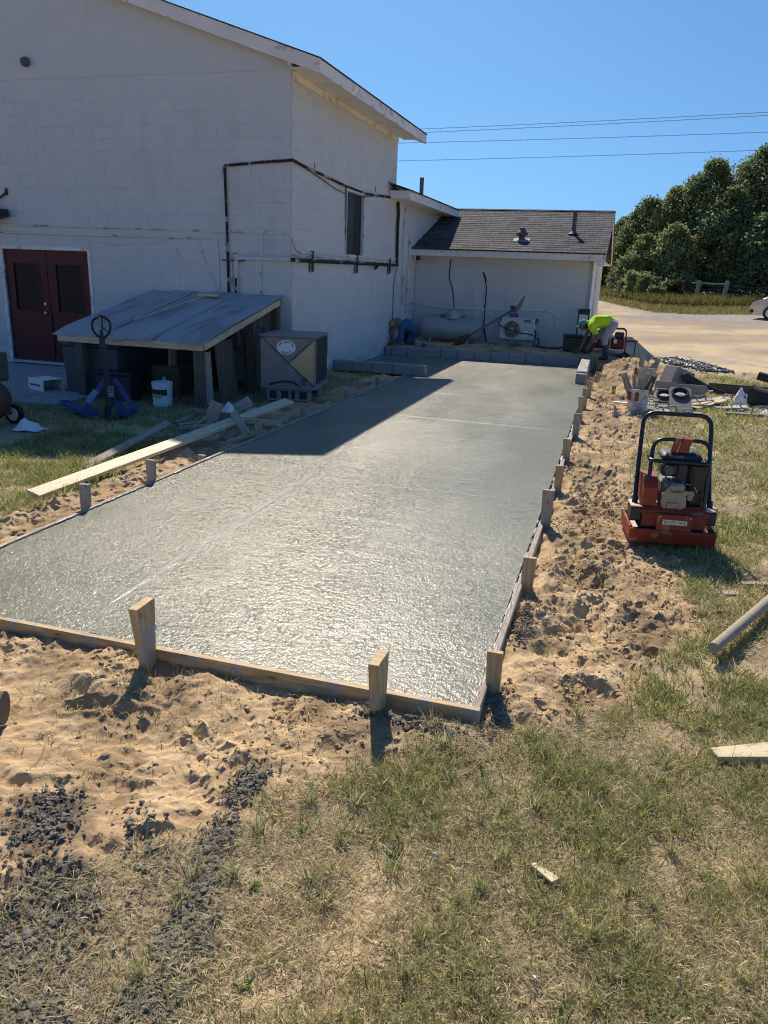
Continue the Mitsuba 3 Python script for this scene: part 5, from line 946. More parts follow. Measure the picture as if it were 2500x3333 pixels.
part(hs, 'pipe', tube(fillet([TB + np.array(q) for q in ((-.1, 1.0, .42), (.2, .9, .36), (.6, .5, .25))], .2), .075, 16), 'm_foam')
gc = thing('green_can', 'green drink can standing on the soil by the slab edge', 'can'); scene['m_can'] = two(P((0.12, 0.34, 0.07), 0.25, 0.6))
part(gc, 'body', lathe([(0, 0), (.028, 0), (.034, .01), (.034, .145), (.028, .155), (0, .153)], 18, (-.02, 14.2, zat(-.02, 14.2))), 'm_can'); part(gc, 'band', lathe([(.0345, .05), (.0345, .1)], 18, (-.02, 14.2, zat(-.02, 14.2))), 'm_yellow')
solo('white_stick', cyl((.0, 13.4, zat(.0, 13.4) + .03), (.24, 13.2, zat(.2, 13.2) + .03), .02, 10), 'm_white', 'short white plastic pipe left of the near bucket', 'pipe')
solo('screed_board', board((.72, 16.2, zat(.72, 16.2) + .03), (1.05, 15.5, zat(1.05, 15.5) + .08), .09, .04), 'm_wood_pale', 'pale timber end lying behind the tilted block', 'board')
br_ = thing('broken_branch', 'grey forked piece of wood on the soil left of the buckets', 'wood'); part(br_, 'wood', organic([bone((.05, 12.2, zat(.05, 12.2) + .02), .05, (.32, 12.25, zat(.32, 12.25) + .01), .03), bone((.07, 12.2, zat(.07, 12.2) + .03), .035, (.03, 12.2, zat(.03, 12.2) + .16), .02)], .03, 3), 'm_wood_old')

# ---------------------------------------------------------------- workers
mat('m_skin', (0.20, 0.105, 0.07), 0.6); mat('m_hiviz', (0.52, 0.78, 0.03), 0.75, 0, 0.2); mat('m_greypants', (0.34, 0.35, 0.37), 0.85, 0, 0.2); mat('m_boot', (0.035, 0.037, 0.04), 0.6); mat('m_teal', (0.05, 0.26, 0.30), 0.8); mat('m_capgrey', (0.22, 0.24, 0.25), 0.8); mat('m_hair', (0.012, 0.01, 0.009), 0.7)
mat('m_denim', (0.035, 0.065, 0.13), 0.9, 0, 0.2); mat('m_blueshirt', (0.055, 0.12, 0.24), 0.9, 0, 0.2); mat('m_straw', (0.30, 0.205, 0.115), 0.8)
def hand(wr, d, side, curl=.5, n=np.array([0, 0, -1.0])):
    """palm, four bent fingers and a thumb; d: direction of the fingers, side: thumb side"""
    d = np.array(d, float) / np.linalg.norm(d); s = np.array(side, float); s -= d * (s @ d); s /= np.linalg.norm(s); n = np.cross(d, s)
    out = [m3d.Manifold.batch_hull([sph(wr, .028), sph(wr + d * .09 + s * .034, .014), sph(wr + d * .085 - s * .036, .013), sph(wr + d * .03 + s * .035, .016)])]
    for i, L in enumerate((.07, .08, .075, .058)):
        b = wr + d * .088 + s * (.034 - .0235 * i); k = b + d * L * .5 + n * L * .18 * curl; e = k + (d * (1 - curl * .6) + n * curl) * L * .5
        out += [bone(b, .0098, k, .009, 8), bone(k, .009, e, .0078, 8)]
    t0 = wr + d * .025 + s * .03; t1 = t0 + (d * .5 + s * .8) * .035; out += [bone(t0, .013, t1, .011, 8), bone(t1, .011, t1 + (d * .85 + s * .2 + n * .3) * .03, .009, 8)]
    return out
def person(key, J, cloth):
    j = {k: np.array(v, float) for k, v in J.items()}
    fwd_ = j['face']; up_ = j['crown'] - j['head']; up_ /= np.linalg.norm(up_); fwd_ = fwd_ - up_ * (fwd_ @ up_); fwd_ /= np.linalg.norm(fwd_); sd_ = np.cross(fwd_, up_)
    RH = np.stack([sd_, fwd_, up_], 1); h = j['head']
    B = [ell(h, (.076, .095, .115), RH), ell(h + fwd_ * .03 - up_ * .06, (.055, .065, .05), RH), bone(h + fwd_ * .09 + up_ * .012, .012, h + fwd_ * .115 - up_ * .022, .016, 8), bone(h + fwd_ * .088 - up_ * .06 - sd_ * .018, .01, h + fwd_ * .088 - up_ * .06 + sd_ * .018, .01, 8)]
    for s in (-1, 1): B += [ell(h + s * sd_ * .078 - fwd_ * .01, (.012, .026, .034), RH, 12)]
    B += [bone(j['neck'], .06, h - up_ * .05, .055), m3d.Manifold.batch_hull([sph(j['shL'], .085), sph(j['shR'], .085), sph(j['chest'], .13)]), bone(j['chest'], .135, j['waist'], .12), m3d.Manifold.batch_hull([sph(j['waist'], .12), sph(j['hipL'], .105), sph(j['hipR'], .105)])]
    for s in 'LR':
        B += [bone(j['sh' + s], .062, j['el' + s], .045), bone(j['el' + s], .044, j['wr' + s], .031), bone(j['hip' + s], .095, j['kn' + s], .062), bone(j['kn' + s], .06, j['an' + s], .042), bone(j['an' + s] + [0, 0, -.03], .04, j['toe' + s], .032)]
        B += hand(j['wr' + s], j['hd' + s], j['th' + s], .55)
    part(key, 'body', organic(B, .022, 4), 'm_skin', smooth=True)
    cloth(key, j, RH, sd_, fwd_, up_)
    for s in (-1, 1): part(key, 'eye', trimesh.Trimesh(*(lambda q: (q.vertices, q.faces))(moved(trimesh.creation.icosphere(2, .012), None, h + fwd_ * .087 + up_ * .012 + s * sd_ * .032)), process=False), 'm_hair')
def wrinkle(m, a=.01, f=7, seed=1):
    m.vertices = m.vertices + m.vertex_normals * (a * 2 * (vnoise(m.vertices, f, seed)[:, None] - .5)); return m
def shirt(j, ex, sleeve, r=.022):
    B = [m3d.Manifold.batch_hull([sph(j['shL'], .095 + ex), sph(j['shR'], .095 + ex), sph(j['chest'], .145 + ex)]), bone(j['chest'], .15 + ex, j['waist'], .135 + ex), bone(j['neck'], .07, j['chest'], .11), m3d.Manifold.batch_hull([sph(j['waist'], .135 + ex), sph(j['hipL'] * .55 + j['waist'] * .45, .112 + ex), sph(j['hipR'] * .55 + j['waist'] * .45, .112 + ex)])]
    for s in 'LR':
        e = j['sh' + s] * (1 - sleeve) + j['el' + s] * sleeve; B += [bone(j['sh' + s], .08 + ex, e, .068 + ex)]
        if sleeve >= 1: B += [bone(j['el' + s], .058 + ex, j['wr' + s] * .92 + j['el' + s] * .08, .042 + ex)]
    return wrinkle(organic(B, .03, 4), .012, 9, 3)
def pants(j, ex, low=1.0):
    B = [m3d.Manifold.batch_hull([sph(j['waist'] * .5 + (j['hipL'] + j['hipR']) * .25, .125 + ex), sph(j['hipL'], .112 + ex), sph(j['hipR'], .112 + ex)])]
    for s in 'LR': B += [bone(j['hip' + s], .108 + ex, j['kn' + s], .078 + ex), bone(j['kn' + s], .075 + ex, j['kn' + s] * (1 - low) + j['an' + s] * low, .062 + ex)]
    return wrinkle(organic(B, .03, 4), .010, 10, 5)
def boots(key, j, top=.45, m_='m_boot'):
    for s in 'LR':
        t = j['an' + s] * (1 - top) + j['kn' + s] * top
        part(key, 'boot', organic([bone(t, .073, j['an' + s], .06), bone(j['an' + s] + [0, 0, -.03], .055, j['toe' + s], .045), m3d.Manifold.batch_hull([sph(j['an' + s] + [0, 0, -.045], .045, 8), sph(j['toe' + s] + [0, 0, -.005], .042, 8)])], .03, 3), m_, smooth=True)
w2 = thing('person', 'worker in bright yellow shirt and teal cap bending down at the annex corner', 'person')
def clothe2(key, j, RH, sd_, f_, u_):
    part(key, 'shirt', shirt(j, .006, .55), 'm_hiviz', smooth=True); part(key, 'trousers', pants(j, .004, .5), 'm_greypants', smooth=True); boots(key, j, .62)
    h = j['head']; part(key, 'cap', organic([ell(h + u_ * .03 - f_ * .005, (.092, .112, .105), RH)], .03, 1) if False else trimesh.intersections.slice_mesh_plane(trimesh.Trimesh(*(lambda q: (q.vertices, q.faces))(moved(trimesh.creation.icosphere(3, 1.0), RH @ np.diag([.092, .114, .115]), h + u_ * .022)), process=False), u_, h + u_ * .025), 'm_teal', smooth=True)
    a = np.linspace(-1.1, 1.1, 12); pts = [np.array([.085 * math.sin(t), .095 + .075 * max(0, math.cos(t * 1.4)), .03 - .012 * abs(t)]) for t in a]; inn = [np.array([.08 * math.sin(t), .09 * math.cos(t), .035]) for t in a]
    part(key, 'cap_brim', hull([h + RH @ (p + np.array([0, 0, d])) for p in pts + inn for d in (0, .008)]), 'm_capgrey'); part(key, 'hair', organic([ell(h - f_ * .03 - u_ * .01, (.083, .08, .09), RH)], .03, 2), 'm_hair', smooth=True)
    part(key, 'cap_front', hull([h + RH @ np.array(q) for q in ((-.06, .085, .03), (.06, .085, .03), (-.05, .08, .11), (.05, .08, .11), (-.05, .115, .04), (.05, .115, .04), (-.035, .1, .1), (.035, .1, .1))]), 'm_capgrey')
k2 = lambda x, z, y=18.95: (x * 1.0243, y, 1.96 + (z - 1.96) * 1.0243)
person(w2, dict(head=k2(-.86, .94), crown=k2(-.91, 1.06), face=(-.75, -.1, -.65), neck=k2(-.74, 1.0), shL=k2(-.66, .93, 18.78), shR=k2(-.64, 1.02, 19.14), chest=k2(-.58, 1.03), waist=k2(-.34, 1.06), hipL=k2(-.22, .98, 18.86), hipR=k2(-.21, .99, 19.06),
    elL=k2(-.52, .72, 18.72), elR=k2(-.77, .76, 19.16), wrL=k2(-.66, .53, 18.72), wrR=k2(-.86, .46, 19.05), hdL=(-.6, 0, -.8), hdR=(-.4, 0, -.9), thL=(-.5, .6, .3), thR=(-.5, -.6, .3), knL=k2(-.37, .66, 18.82), knR=k2(-.58, .68, 19.2), anL=k2(-.28, .30, 18.78), anR=k2(-.66, .40, 19.24), toeL=k2(-.4, .25, 18.76), toeR=k2(-.79, .35, 19.24)), clothe2)
w1 = thing('person', 'worker in blue denim and a wide straw hat kneeling by the far wall corner', 'person')
def clothe1(key, j, RH, sd_, f_, u_):
    part(key, 'shirt', shirt(j, .006, 1.0), 'm_blueshirt', smooth=True); part(key, 'trousers', pants(j, .006, .95), 'm_denim', smooth=True); boots(key, j, .12, 'm_wood_dark')
    h = j['head']; part(key, 'hat', moved(lathe([(0, .15), (.055, .148), (.085, .12), (.098, .03), (.102, .02), (.16, .012), (.225, -.012), (.23, -.008), (.16, .02), (.108, .03)], 32), RH, h + u_ * .03), 'm_straw', smooth=45); part(key, 'hat_band', moved(lathe([(.104, .028), (.1, .055)], 28), RH, h + u_ * .03), 'm_wood_dark')
    part(key, 'hair', organic([ell(h - f_ * .03 - u_ * .01, (.083, .08, .09), RH)], .03, 2), 'm_hair', smooth=True); part(key, 'collar_tag', bx(j['neck'] + np.array([-.02, -.1, -.12]), (.05, .02, .08), ch=.005), 'm_white')
q1 = lambda x, z, y=18.95: (x, y, z)
person(w1, dict(head=q1(-5.42, .66, 18.86), crown=q1(-5.52, .76, 18.72), face=(-.5, -.45, -.72), neck=q1(-5.30, .72), shL=q1(-5.22, .66, 18.75), shR=q1(-5.22, .7, 19.12), chest=q1(-5.15, .7), waist=q1(-4.98, .62), hipL=q1(-4.93, .5, 18.86), hipR=q1(-4.92, .52, 19.06),
    elL=q1(-5.2, .38, 18.68), elR=q1(-5.3, .42, 19.2), wrL=q1(-5.36, .31, 18.66), wrR=q1(-5.42, .32, 19.05), hdL=(-.9, 0, -.35), hdR=(-.7, -.2, -.5), thL=(0, .7, .5), thR=(0, -.7, .5), knL=q1(-5.06, .27, 18.78), knR=q1(-5.24, .36, 19.16), anL=q1(-4.76, .27, 18.84), anR=q1(-5.1, .28, 19.3), toeL=q1(-4.62, .24, 18.84), toeR=q1(-5.2, .25, 19.32)), clothe1)
solo('hand_trowel', board((-5.46, 18.63, .3), (-5.58, 18.6, .29), .05, .008), 'm_steel', 'small trowel in the hand of the kneeling worker', 'trowel')
solo('white_offcut', board((-5.14, 18.72, .24), (-5.04, 18.75, .26), .03, .02), 'm_white', 'white scrap on the soil before the kneeling worker', 'scrap')
solo('stone_chunk', bx((-4.78, 18.75, .27), (.18, .14, .16), RZ(20), ch=.03), 'm_cmu', 'broken grey block behind the kneeling worker', 'block')
# ---------------------------------------------------------------- trees, shrubs, weeds
scene['m_leaf'] = {'type': 'principledthin', 'base_color': VC, 'roughness': 0.5, 'diff_trans': 1.0, 'spec_trans': 0.0, 'eta': 1.4}
scene['m_blade'] = {'type': 'principledthin', 'base_color': VC, 'roughness': 0.6, 'diff_trans': 0.9, 'spec_trans': 0.0, 'eta': 1.3}
mat('m_bark', (0.12, 0.10, 0.08), 0.95)
def cards(c, size, r, nrm=None, spread=1.0, aspect=.55):
    """n bent leaf faces (two triangles each) at centres c"""
    n = len(c); d = r.normal(size=(n, 3)) * spread + (0 if nrm is None else nrm); d /= np.linalg.norm(d, axis=1, keepdims=True) + 1e-9
    a = np.cross(d, r.normal(size=(n, 3))); a /= np.linalg.norm(a, axis=1, keepdims=True) + 1e-9; b = np.cross(d, a); s = (size * r.uniform(.6, 1.4, n))[:, None]
    v = np.stack([c + a * s, c + b * s * aspect + d * s * .15, c - a * s, c - b * s * aspect + d * s * .15], 1).reshape(-1, 3)
    i = np.arange(n)[:, None] * 4; return v, np.vstack([i + [0, 1, 2], i + [0, 2, 3]])
def tree(name, lab, cat, x, y, h, w, tone, seed, n=11000, leaf=.15, base=.12, group='trees behind the fence', shape='round', dense=1.0):
    r = np.random.default_rng(seed); z0 = float(zg(x, y)); k = thing(name, lab, cat, group)
    trunk = [bone((x, y, z0 - .1), h * .022, (x + r.normal(0, .1), y, z0 + h * .35), h * .016, 8)]
    tips = []
    for i in range(9):
        a = r.uniform(0, 6.28); q = np.array([x, y, z0 + h * r.uniform(.18, .5)]); e = q + [math.cos(a) * w * .36 * r.uniform(.5, 1), math.sin(a) * w * .36, h * r.uniform(.15, .38)]; trunk.append(bone(q, h * .009, e, h * .004, 6)); tips.append(e)
    trunk.append(bone((x, y, z0 + h * .35), h * .016, (x, y, z0 + h * .85), h * .004, 8))
    m = man(trunk).to_mesh(); part(k, 'trunk', trimesh.Trimesh(np.array(m.vert_properties[:, :3]), np.array(m.tri_verts), process=False), 'm_bark', smooth=True)
    nc = int(60 + 16 * w); C = []
    for i in range(nc):
        t = r.uniform(0, 1) ** .85; zc = base + (1 - base) * t
        pr = (math.sin(math.pi * min(1, (t * .82 + .2))) ** .7 if shape == 'round' else (1 - t) ** .75 * 1.0 + .05 if shape == 'cone' else 1 - .3 * t)
        a = r.uniform(0, 6.28); rad = w / 2 * pr * (r.uniform(.3, 1.0) ** .5) * r.uniform(.85, 1.12)
        C.append([x + math.cos(a) * rad, y + math.sin(a) * rad * .8, z0 + h * zc, w * r.uniform(.09, .17) * (1 if pr > .5 else .7)])
    C = np.array(C); pk = r.integers(0, nc, int(n * dense)); off = r.normal(size=(len(pk), 3)); off /= np.linalg.norm(off, axis=1, keepdims=True); off *= r.uniform(.1, 1.25, len(pk))[:, None] ** .8
    off[r.random(len(pk)) < .06] *= 1.35
    P_ = C[pk, :3] + off * C[pk, 3:4] * [1.15, 1.0, .95]
    P_[:, 2] = np.maximum(P_[:, 2], z0 + .05)
    v, f = cards(P_, leaf, r, off * .35 + [0, 0, .3], 1.0)
    ct = r.uniform(.7, 1.35, nc)[pk]; hue = r.uniform(-.1, .1, nc)[pk]; dead = (r.random(len(pk)) < .03)
    colr = np.asarray(tone)[None] * (ct * r.uniform(.7, 1.3, len(pk)))[:, None] * np.stack([1 + hue * 1.6, 1 + 0 * hue, 1 - hue], 1); colr[dead] = [.16, .12, .05]
    part(k, 'crown', (v, f), 'm_leaf', smooth=False, color=np.repeat(np.clip(colr, 0.005, 1), 4, 0)); return k
GD, GM, GL = (0.19, 0.24, 0.12), (0.235, 0.285, 0.14), (0.29, 0.33, 0.15)
TR = [  # x, y, h, w, tone, label
 (7.9, 60, 10.4, 6.6, GD, 'tallest broadleaf tree, cut off by the right edge of the picture'),
 (4.7, 60, 9.4, 5.6, GM, 'tall rounded tree left of the tallest one'),
 (5.9, 57.5, 6.8, 5.0, GD, 'dark dense tree in front of the two tallest, above the fence posts'),
 (2.5, 61, 7.9, 4.0, GM, 'leaning grey green tree in the middle of the treeline'),
 (1.3, 62, 7.2, 3.0, GD, 'narrow dark tree in the middle of the treeline'),
 (.1, 63, 5.9, 3.4, GM, 'smaller rounded tree left of the middle of the treeline'),
 (-1.0, 66, 5.4, 3.4, GD, 'dark tree at the left end of the treeline beside the roof'),
 (2.6, 56.5, 4.6, 3.6, GL, 'light green low tree at the front of the treeline'),
 (.9, 57, 3.9, 3.2, GM, 'bushy tree at the front left of the treeline'),
 (10.5, 57, 8.6, 6.0, GD, 'broad dark tree outside the right edge, its branches reaching into view'),
 (7.6, 55.5, 5.0, 5.2, GD, 'low dark tree behind the fence near the cars'),
 (-.3, 120, 9.2, 5.0, GD, 'far tall thin tree seen left above the treeline'), (-4.4, 125, 9.5, 6, GD, 'far tree half hidden by the annex roof'), (1.6, 118, 8, 7, GD, 'far dark tree behind the gap in the treeline'), (-8, 128, 7, 9, GD, 'far dark tree low behind the annex')]
for i, (x, y, h, w, tn, lb) in enumerate(TR):
    far_ = y > 100; h = h * .92 if 7 < h and not far_ else h
    tree('broadleaf_tree', lb, 'tree', x, y, h, w, tn, 100 + i, n=(6500 if far_ else int(5600 * w * (h / 9) + 4500)), leaf=.24 if far_ else .105, base=.05 if h < 7.5 else .09, shape='col' if 'thin' in lb or 'narrow' in lb else 'round')
SH = [(1.2, 51.5, 1.5, 1.5, GD, 'dark shrub at the left end of the fence line'), (2.1, 51, 1.25, 1.6, GM, 'round shrub left of the first fence post'), (2.7, 50.6, 1.3, 1.2, (.09, .085, .035), 'browning shrub beside the first fence post'), (0.5, 53, 1.7, 1.7, GM, 'tall shrub where the track bends'), (3.3, 54, 1.6, 2.0, GD, 'shrub behind the first fence post'), (-.1, 55, 1.3, 1.3, GM, 'small shrub at the far bend of the track'), (1.7, 50.2, .9, 1.1, GM, 'low young pine like shrub on the verge')]
for i, (x, y, h, w, tn, lb) in enumerate(SH): tree('shrub', lb, 'shrub', x, y, h, w, tn, 200 + i, n=2600, leaf=.085, base=.02, group='shrubs on the verge', shape='col')
def blades(px, py, L, W, lean, colr, r, z=None, curl=.35):
    n = len(px); z = gz(px, py) if z is None else z; a = r.uniform(0, 2 * np.pi, n); la = r.uniform(0, 2 * np.pi, n)
    d = np.stack([np.cos(la) * lean, np.sin(la) * lean, np.sqrt(np.maximum(.02, 1 - lean ** 2))], 1); s = np.stack([np.cos(a), np.sin(a), 0 * a], 1); s -= d * (s * d).sum(1, keepdims=True); s /= np.linalg.norm(s, axis=1, keepdims=True)
    p0 = np.stack([px, py, z - .004], 1); p1 = p0 + d * (L * .55)[:, None]; d2 = d + np.stack([np.cos(la), np.sin(la), -.6 + 0 * la], 1) * curl * r.uniform(0, 1.6, n)[:, None]; d2 /= np.linalg.norm(d2, axis=1, keepdims=True); p2 = p1 + d2 * (L * .5)[:, None]
    p2[:, 2] = np.maximum(p2[:, 2], z + .002)
    w = (W / 2)[:, None]; v = np.stack([p0 - s * w, p0 + s * w, p1 - s * w * .8, p1 + s * w * .8, p2], 1).reshape(-1, 3); i = np.arange(n)[:, None] * 5
    f = np.vstack([i + [0, 1, 3], i + [0, 3, 2], i + [2, 3, 4]]); return (v, f), np.repeat(colr, 5, 0)
def scatter(x0, x1, y0, y1, n, r): return r.uniform(x0, x1, n), r.uniform(y0, y1, n)
def in_view(x, y, pad=.12):
    q = np.stack([x, y, np.full_like(x, -.06)], 1) - CAM; r2 = cr_ * rt + sr_ * upv; c = q @ fwd; return (c > .3) & (np.abs(q @ r2) < c * (.5 + pad)) & (np.abs(q @ cam_up) < c * (.667 + pad))
GREEN, OLIVE, STRAW, TAN = np.array([.26, .32, .10]), np.array([.47, .445, .21]), np.array([.76, .69, .47]), np.array([.54, .45, .29])
def lawn(x0, x1, y0, y1, n, seed, green=.45, Lr=(.03, .08), Wr=(.0026, .005), thin=.8, leanr=(.2, .97)):
    r = np.random.default_rng(seed); x, y = scatter(x0, x1, y0, y1, n, r); q = np.stack([x, y, 0 * x], 1)
    g = meshkit.fbm(q * 1.5 + 3, 4, 71); g2 = meshkit.fbm(q * 5, 3, 72); s = gs(x, y)
    sp = np.where(y < 2.3, .16 + .84 * sst(-1.3, -.75, x + .5 * (g - .5)), 1.0)
    keep = (r.random(n) < sp) & (r.random(n) > np.clip(s * 1.25, 0, .975)) & (r.random(n) < np.clip((g2 - .28) * 3.2, .06, 1) * thin) & in_view(x, y) & ~near_slab(x, y, .06)
    x, y, g, g2 = x[keep], y[keep], g[keep], g2[keep]; n = len(x)
    gp = np.clip(green + (g - .5) * 1.6, .08, .95); isg = r.random(n) < gp
    t = r.random((n, 1)); c = np.where(isg[:, None], GREEN * (1 - t) + OLIVE * t, STRAW * (1 - t) + TAN * t) * (.45 + 1.0 * r.random((n, 1)))
    lean = np.where(isg, r.uniform(leanr[0], .85, n), r.uniform(.75, leanr[1], n)); L = r.uniform(*Lr, n) * np.where(isg, 1.0, .85) * (.7 + .6 * g2); W = r.uniform(*Wr, n)
    return blades(x, y, L, W, lean, c, r)
def merge(bl):
    o, V, F_, Cc = 0, [], [], []
    for (v, f), c in bl: V.append(v); F_.append(f + o); Cc.append(c); o += len(v)
    return (np.vstack(V), np.vstack(F_)), np.vstack(Cc)
g_, c_ = merge([lawn(-1.9, 1.3, 1.05, 2.1, 190000, 1, .34, (.025, .085), (.0026, .005)), lawn(-2.6, 1.7, 2.1, 3.6, 150000, 2, .35, (.03, .09), (.0028, .0052)), lawn(-.3, 2.3, 3.6, 6.5, 120000, 3, .48, (.03, .09), (.004, .0065)), lawn(-.2, 3.2, 6.5, 11, 80000, 4, .48, (.04, .1), (.006, .010)), lawn(0, 4.2, 11, 18, 42000, 5, .55, (.05, .12), (.010, .017))])
stuff('grass', g_, 'm_blade', 'patchy green and straw coloured grass right of the slab and in the foreground', color=c_, cat='grass')
g_, c_ = merge([lawn(-6.5, -4.4, 4.2, 8, 60000, 6, .95, (.04, .12), (.004, .007), leanr=(.15, .9)), lawn(-10, -4.6, 8, 15, 50000, 7, .9, (.04, .1), (.006, .010), leanr=(.15, .9))])
stuff('grass', g_, 'm_blade', 'green lawn on the left between the slab and the hall, mostly in shade', color=c_, cat='grass')
# straggling grass on sand, tall stems
r = np.random.default_rng(9); x, y = scatter(-2.6, 1.2, 1.2, 5.5, 15000, r); cl_n = meshkit.fbm(np.stack([x * 4, y * 4, 0 * x], 1), 3, 75); k = (cl_n > .53) & (gs(x, y) > .4) & in_view(x, y) & ~near_slab(x, y, .08); x, y = x[k], y[k]; n = len(x); t = r.random((n, 1))
b1 = blades(x, y, r.uniform(.03, .09, n), r.uniform(.002, .0035, n), r.uniform(.4, .98, n), (STRAW * t + OLIVE * (1 - t)) * r.uniform(.6, 1.1, (n, 1)), r)
x, y = scatter(-1.6, 2.2, 1.2, 6, 700, r); k = (gs(x, y) < .5) & in_view(x, y); x, y = x[k], y[k]; n = len(x); b2 = blades(x, y, r.uniform(.1, .2, n), r.uniform(.002, .0032, n), r.uniform(.1, .6, n), GREEN * r.uniform(.8, 1.6, (n, 1)), r, curl=.5)
# tufts: clumps of longer blades fanning from one crown
tx_, ty_ = scatter(-1.2, 2.4, 1.1, 7, 420, r); k = (gs(tx_, ty_) < .6) & in_view(tx_, ty_); tx_, ty_ = tx_[k], ty_[k]; m_n = 34; tt = np.repeat(np.arange(len(tx_)), m_n); n = len(tt); tg = r.random(len(tx_)); t = (tg[tt] * .6 + .4 * r.random(n))[:, None]
b4 = blades(tx_[tt] + r.normal(0, .012, n), ty_[tt] + r.normal(0, .012, n), r.uniform(.05, .12, n), r.uniform(.0028, .005, n), np.abs(r.normal(.45, .25, n)).clip(0, .95), np.where((r.random(n) < .3)[:, None], STRAW, GREEN * (1 - t) + OLIVE * t) * r.uniform(.5, 1.25, (n, 1)), r)
# small broad-leaved weeds
wx, wy = scatter(-1.0, 2.2, 1.15, 6, 90, r); k = (gs(wx, wy) < .6) & in_view(wx, wy); wx, wy = wx[k], wy[k]; tt = np.repeat(np.arange(len(wx)), 7); n = len(tt)
b5 = blades(wx[tt], wy[tt], r.uniform(.03, .055, n), r.uniform(.012, .02, n), r.uniform(.6, .97, n), np.array([.14, .24, .06]) * r.uniform(.7, 1.3, (n, 1)), r)
# dead thatch lying flat
x, y = scatter(-2.2, 1.6, 1.05, 3.6, 60000, r); k = (gs(x, y) < .75) & in_view(x, y) & ~near_slab(x, y, .08); x, y = x[k], y[k]; n = len(x); t = r.random((n, 1)); b3 = blades(x, y, r.uniform(.02, .07, n), r.uniform(.0018, .0034, n), r.uniform(.95, .995, n), (STRAW * t + TAN * (1 - t)) * r.uniform(.55, 1.15, (n, 1)), r, z=gz(x, y) + r.uniform(.003, .012, n))
g_, c_ = merge([b1, b2, b3, b4, b5]); stuff('dead_grass', g_, 'm_blade', 'dry straw and stray stems over the foreground soil', color=c_, cat='grass')
# verge weeds and field grass far off
def verge(n, seed, band, Lr, Wr, cols):
    r = np.random.default_rng(seed); x = r.uniform(-4, 14, n); f0 = np.interp(x, [-4, -.4, 1.4, 3.4, 6.2, 9, 14], [60, 46.8, 41.3, 41.2, 43.5, 45.5, 45.5]); y = f0 + band(r, n); t = r.random((n, 1)); c = (cols[0] * t + cols[1] * (1 - t)) * r.uniform(.6, 1.3, (n, 1)); return blades(x, y, r.uniform(*Lr, n), r.uniform(*Wr, n), r.uniform(.05, .6, n), c, r, z=zg(x, y))
WEED = np.array([.26, .215, .09]), np.array([.13, .14, .045])
g_, c_ = merge([verge(16000, 31, lambda r, n: 6 + np.abs(r.normal(0, 3.0, n)), (.3, .85), (.02, .045), WEED), verge(14000, 32, lambda r, n: r.uniform(-.6, 6, n), (.08, .25), (.02, .04), (np.array([.2, .2, .07]), np.array([.3, .25, .12])))])
stuff('weeds', g_, 'm_blade', 'tall dry weeds along the far verge before the fence', color=c_, cat='weeds')
r = np.random.default_rng(44); x = r.uniform(-16, 3, 9000); y = r.uniform(60, 115, 9000); g_, c_ = blades(x, y, r.uniform(.2, .6, 9000), r.uniform(.05, .1, 9000), r.uniform(.1, .6, 9000), (WEED[0] * .8 + WEED[1] * .3) * r.uniform(.6, 1.4, (9000, 1)), r, z=zg(x, y))
stuff('weeds', g_, 'm_blade', 'rough grass of the far field beyond the track', color=c_, cat='weeds')

# ---------------------------------------------------------------- clods, crumbs, wet aggregate
def lump(seed, sub=1, sq=.7):
    m = trimesh.creation.icosphere(sub, 1.0); v = m.vertices; v *= np.random.default_rng(seed + 60).uniform(.5, 1.25, (len(v), 1)); v *= np.random.default_rng(seed + 90).uniform(.65, 1.2, 3); v[:, 2] *= sq; return np.array(v), np.array(m.faces)
LUMPS = [lump(i, 1, .55) for i in range(8)]
def strew(x, y, s, r, sink=.35, z=None):
    z = gz(x, y) if z is None else z; V, F_, o = [], [], 0; pick = r.integers(0, len(LUMPS), len(x))
    for j in range(len(LUMPS)):
        k = np.where(pick == j)[0]; v, f = LUMPS[j]; a = r.uniform(0, 6.3, len(k)); ca, sa = np.cos(a), np.sin(a); sc = s[k][:, None, None] * np.array([1, 1, 1]) * r.uniform(.75, 1.3, (len(k), 1, 3))
        vv = v[None] * sc; vv = np.stack([vv[..., 0] * ca[:, None] - vv[..., 1] * sa[:, None], vv[..., 0] * sa[:, None] + vv[..., 1] * ca[:, None], vv[..., 2]], -1) + np.stack([x[k], y[k], z[k] + s[k] * (.5 - sink)], 1)[:, None]
        V.append(vv.reshape(-1, 3)); F_.append((f[None] + (np.arange(len(k)) * len(v))[:, None, None]).reshape(-1, 3) + o); o += len(V[-1])
    return np.vstack(V), np.vstack(F_)
r = np.random.default_rng(77)
x1, y1 = scatter(-3.4, 1.2, 1.4, 4.2, 7000, r); x2, y2 = scatter(-.45, 1.1, 3.2, 10, 9000, r); x3, y3 = scatter(-4.9, -4.05, 3.5, 10, 1500, r); x4, y4 = scatter(-.4, 2.0, 10, 19, 3500, r)
x, y = np.concatenate([x1, x2, x3, x4]), np.concatenate([y1, y2, y3, y4]); cn = meshkit.fbm(np.stack([x * 2.2, y * 2.2, 0 * x], 1), 3, 81); k = (gs(x, y) > .55) & (r.random(len(x)) < np.clip((cn - .36) * 3.2, .04, 1)) & in_view(x, y) & ~near_slab(x, y, .05)
x, y = x[k], y[k]; s = .0045 + .011 * r.random(len(x)) ** 3.2 + (y > 4) * .006 * r.random(len(x)) ** 2
cv = strew(x, y, s, r); tone = L3((.50, .375, .225), (.30, .21, .12), meshkit.fbm(cv[0] * 3, 3, 82) * 1.5 - .2)
scene['m_clod'] = two({'type': 'principled', 'base_color': VC, 'roughness': 0.95, 'specular': 0.15})
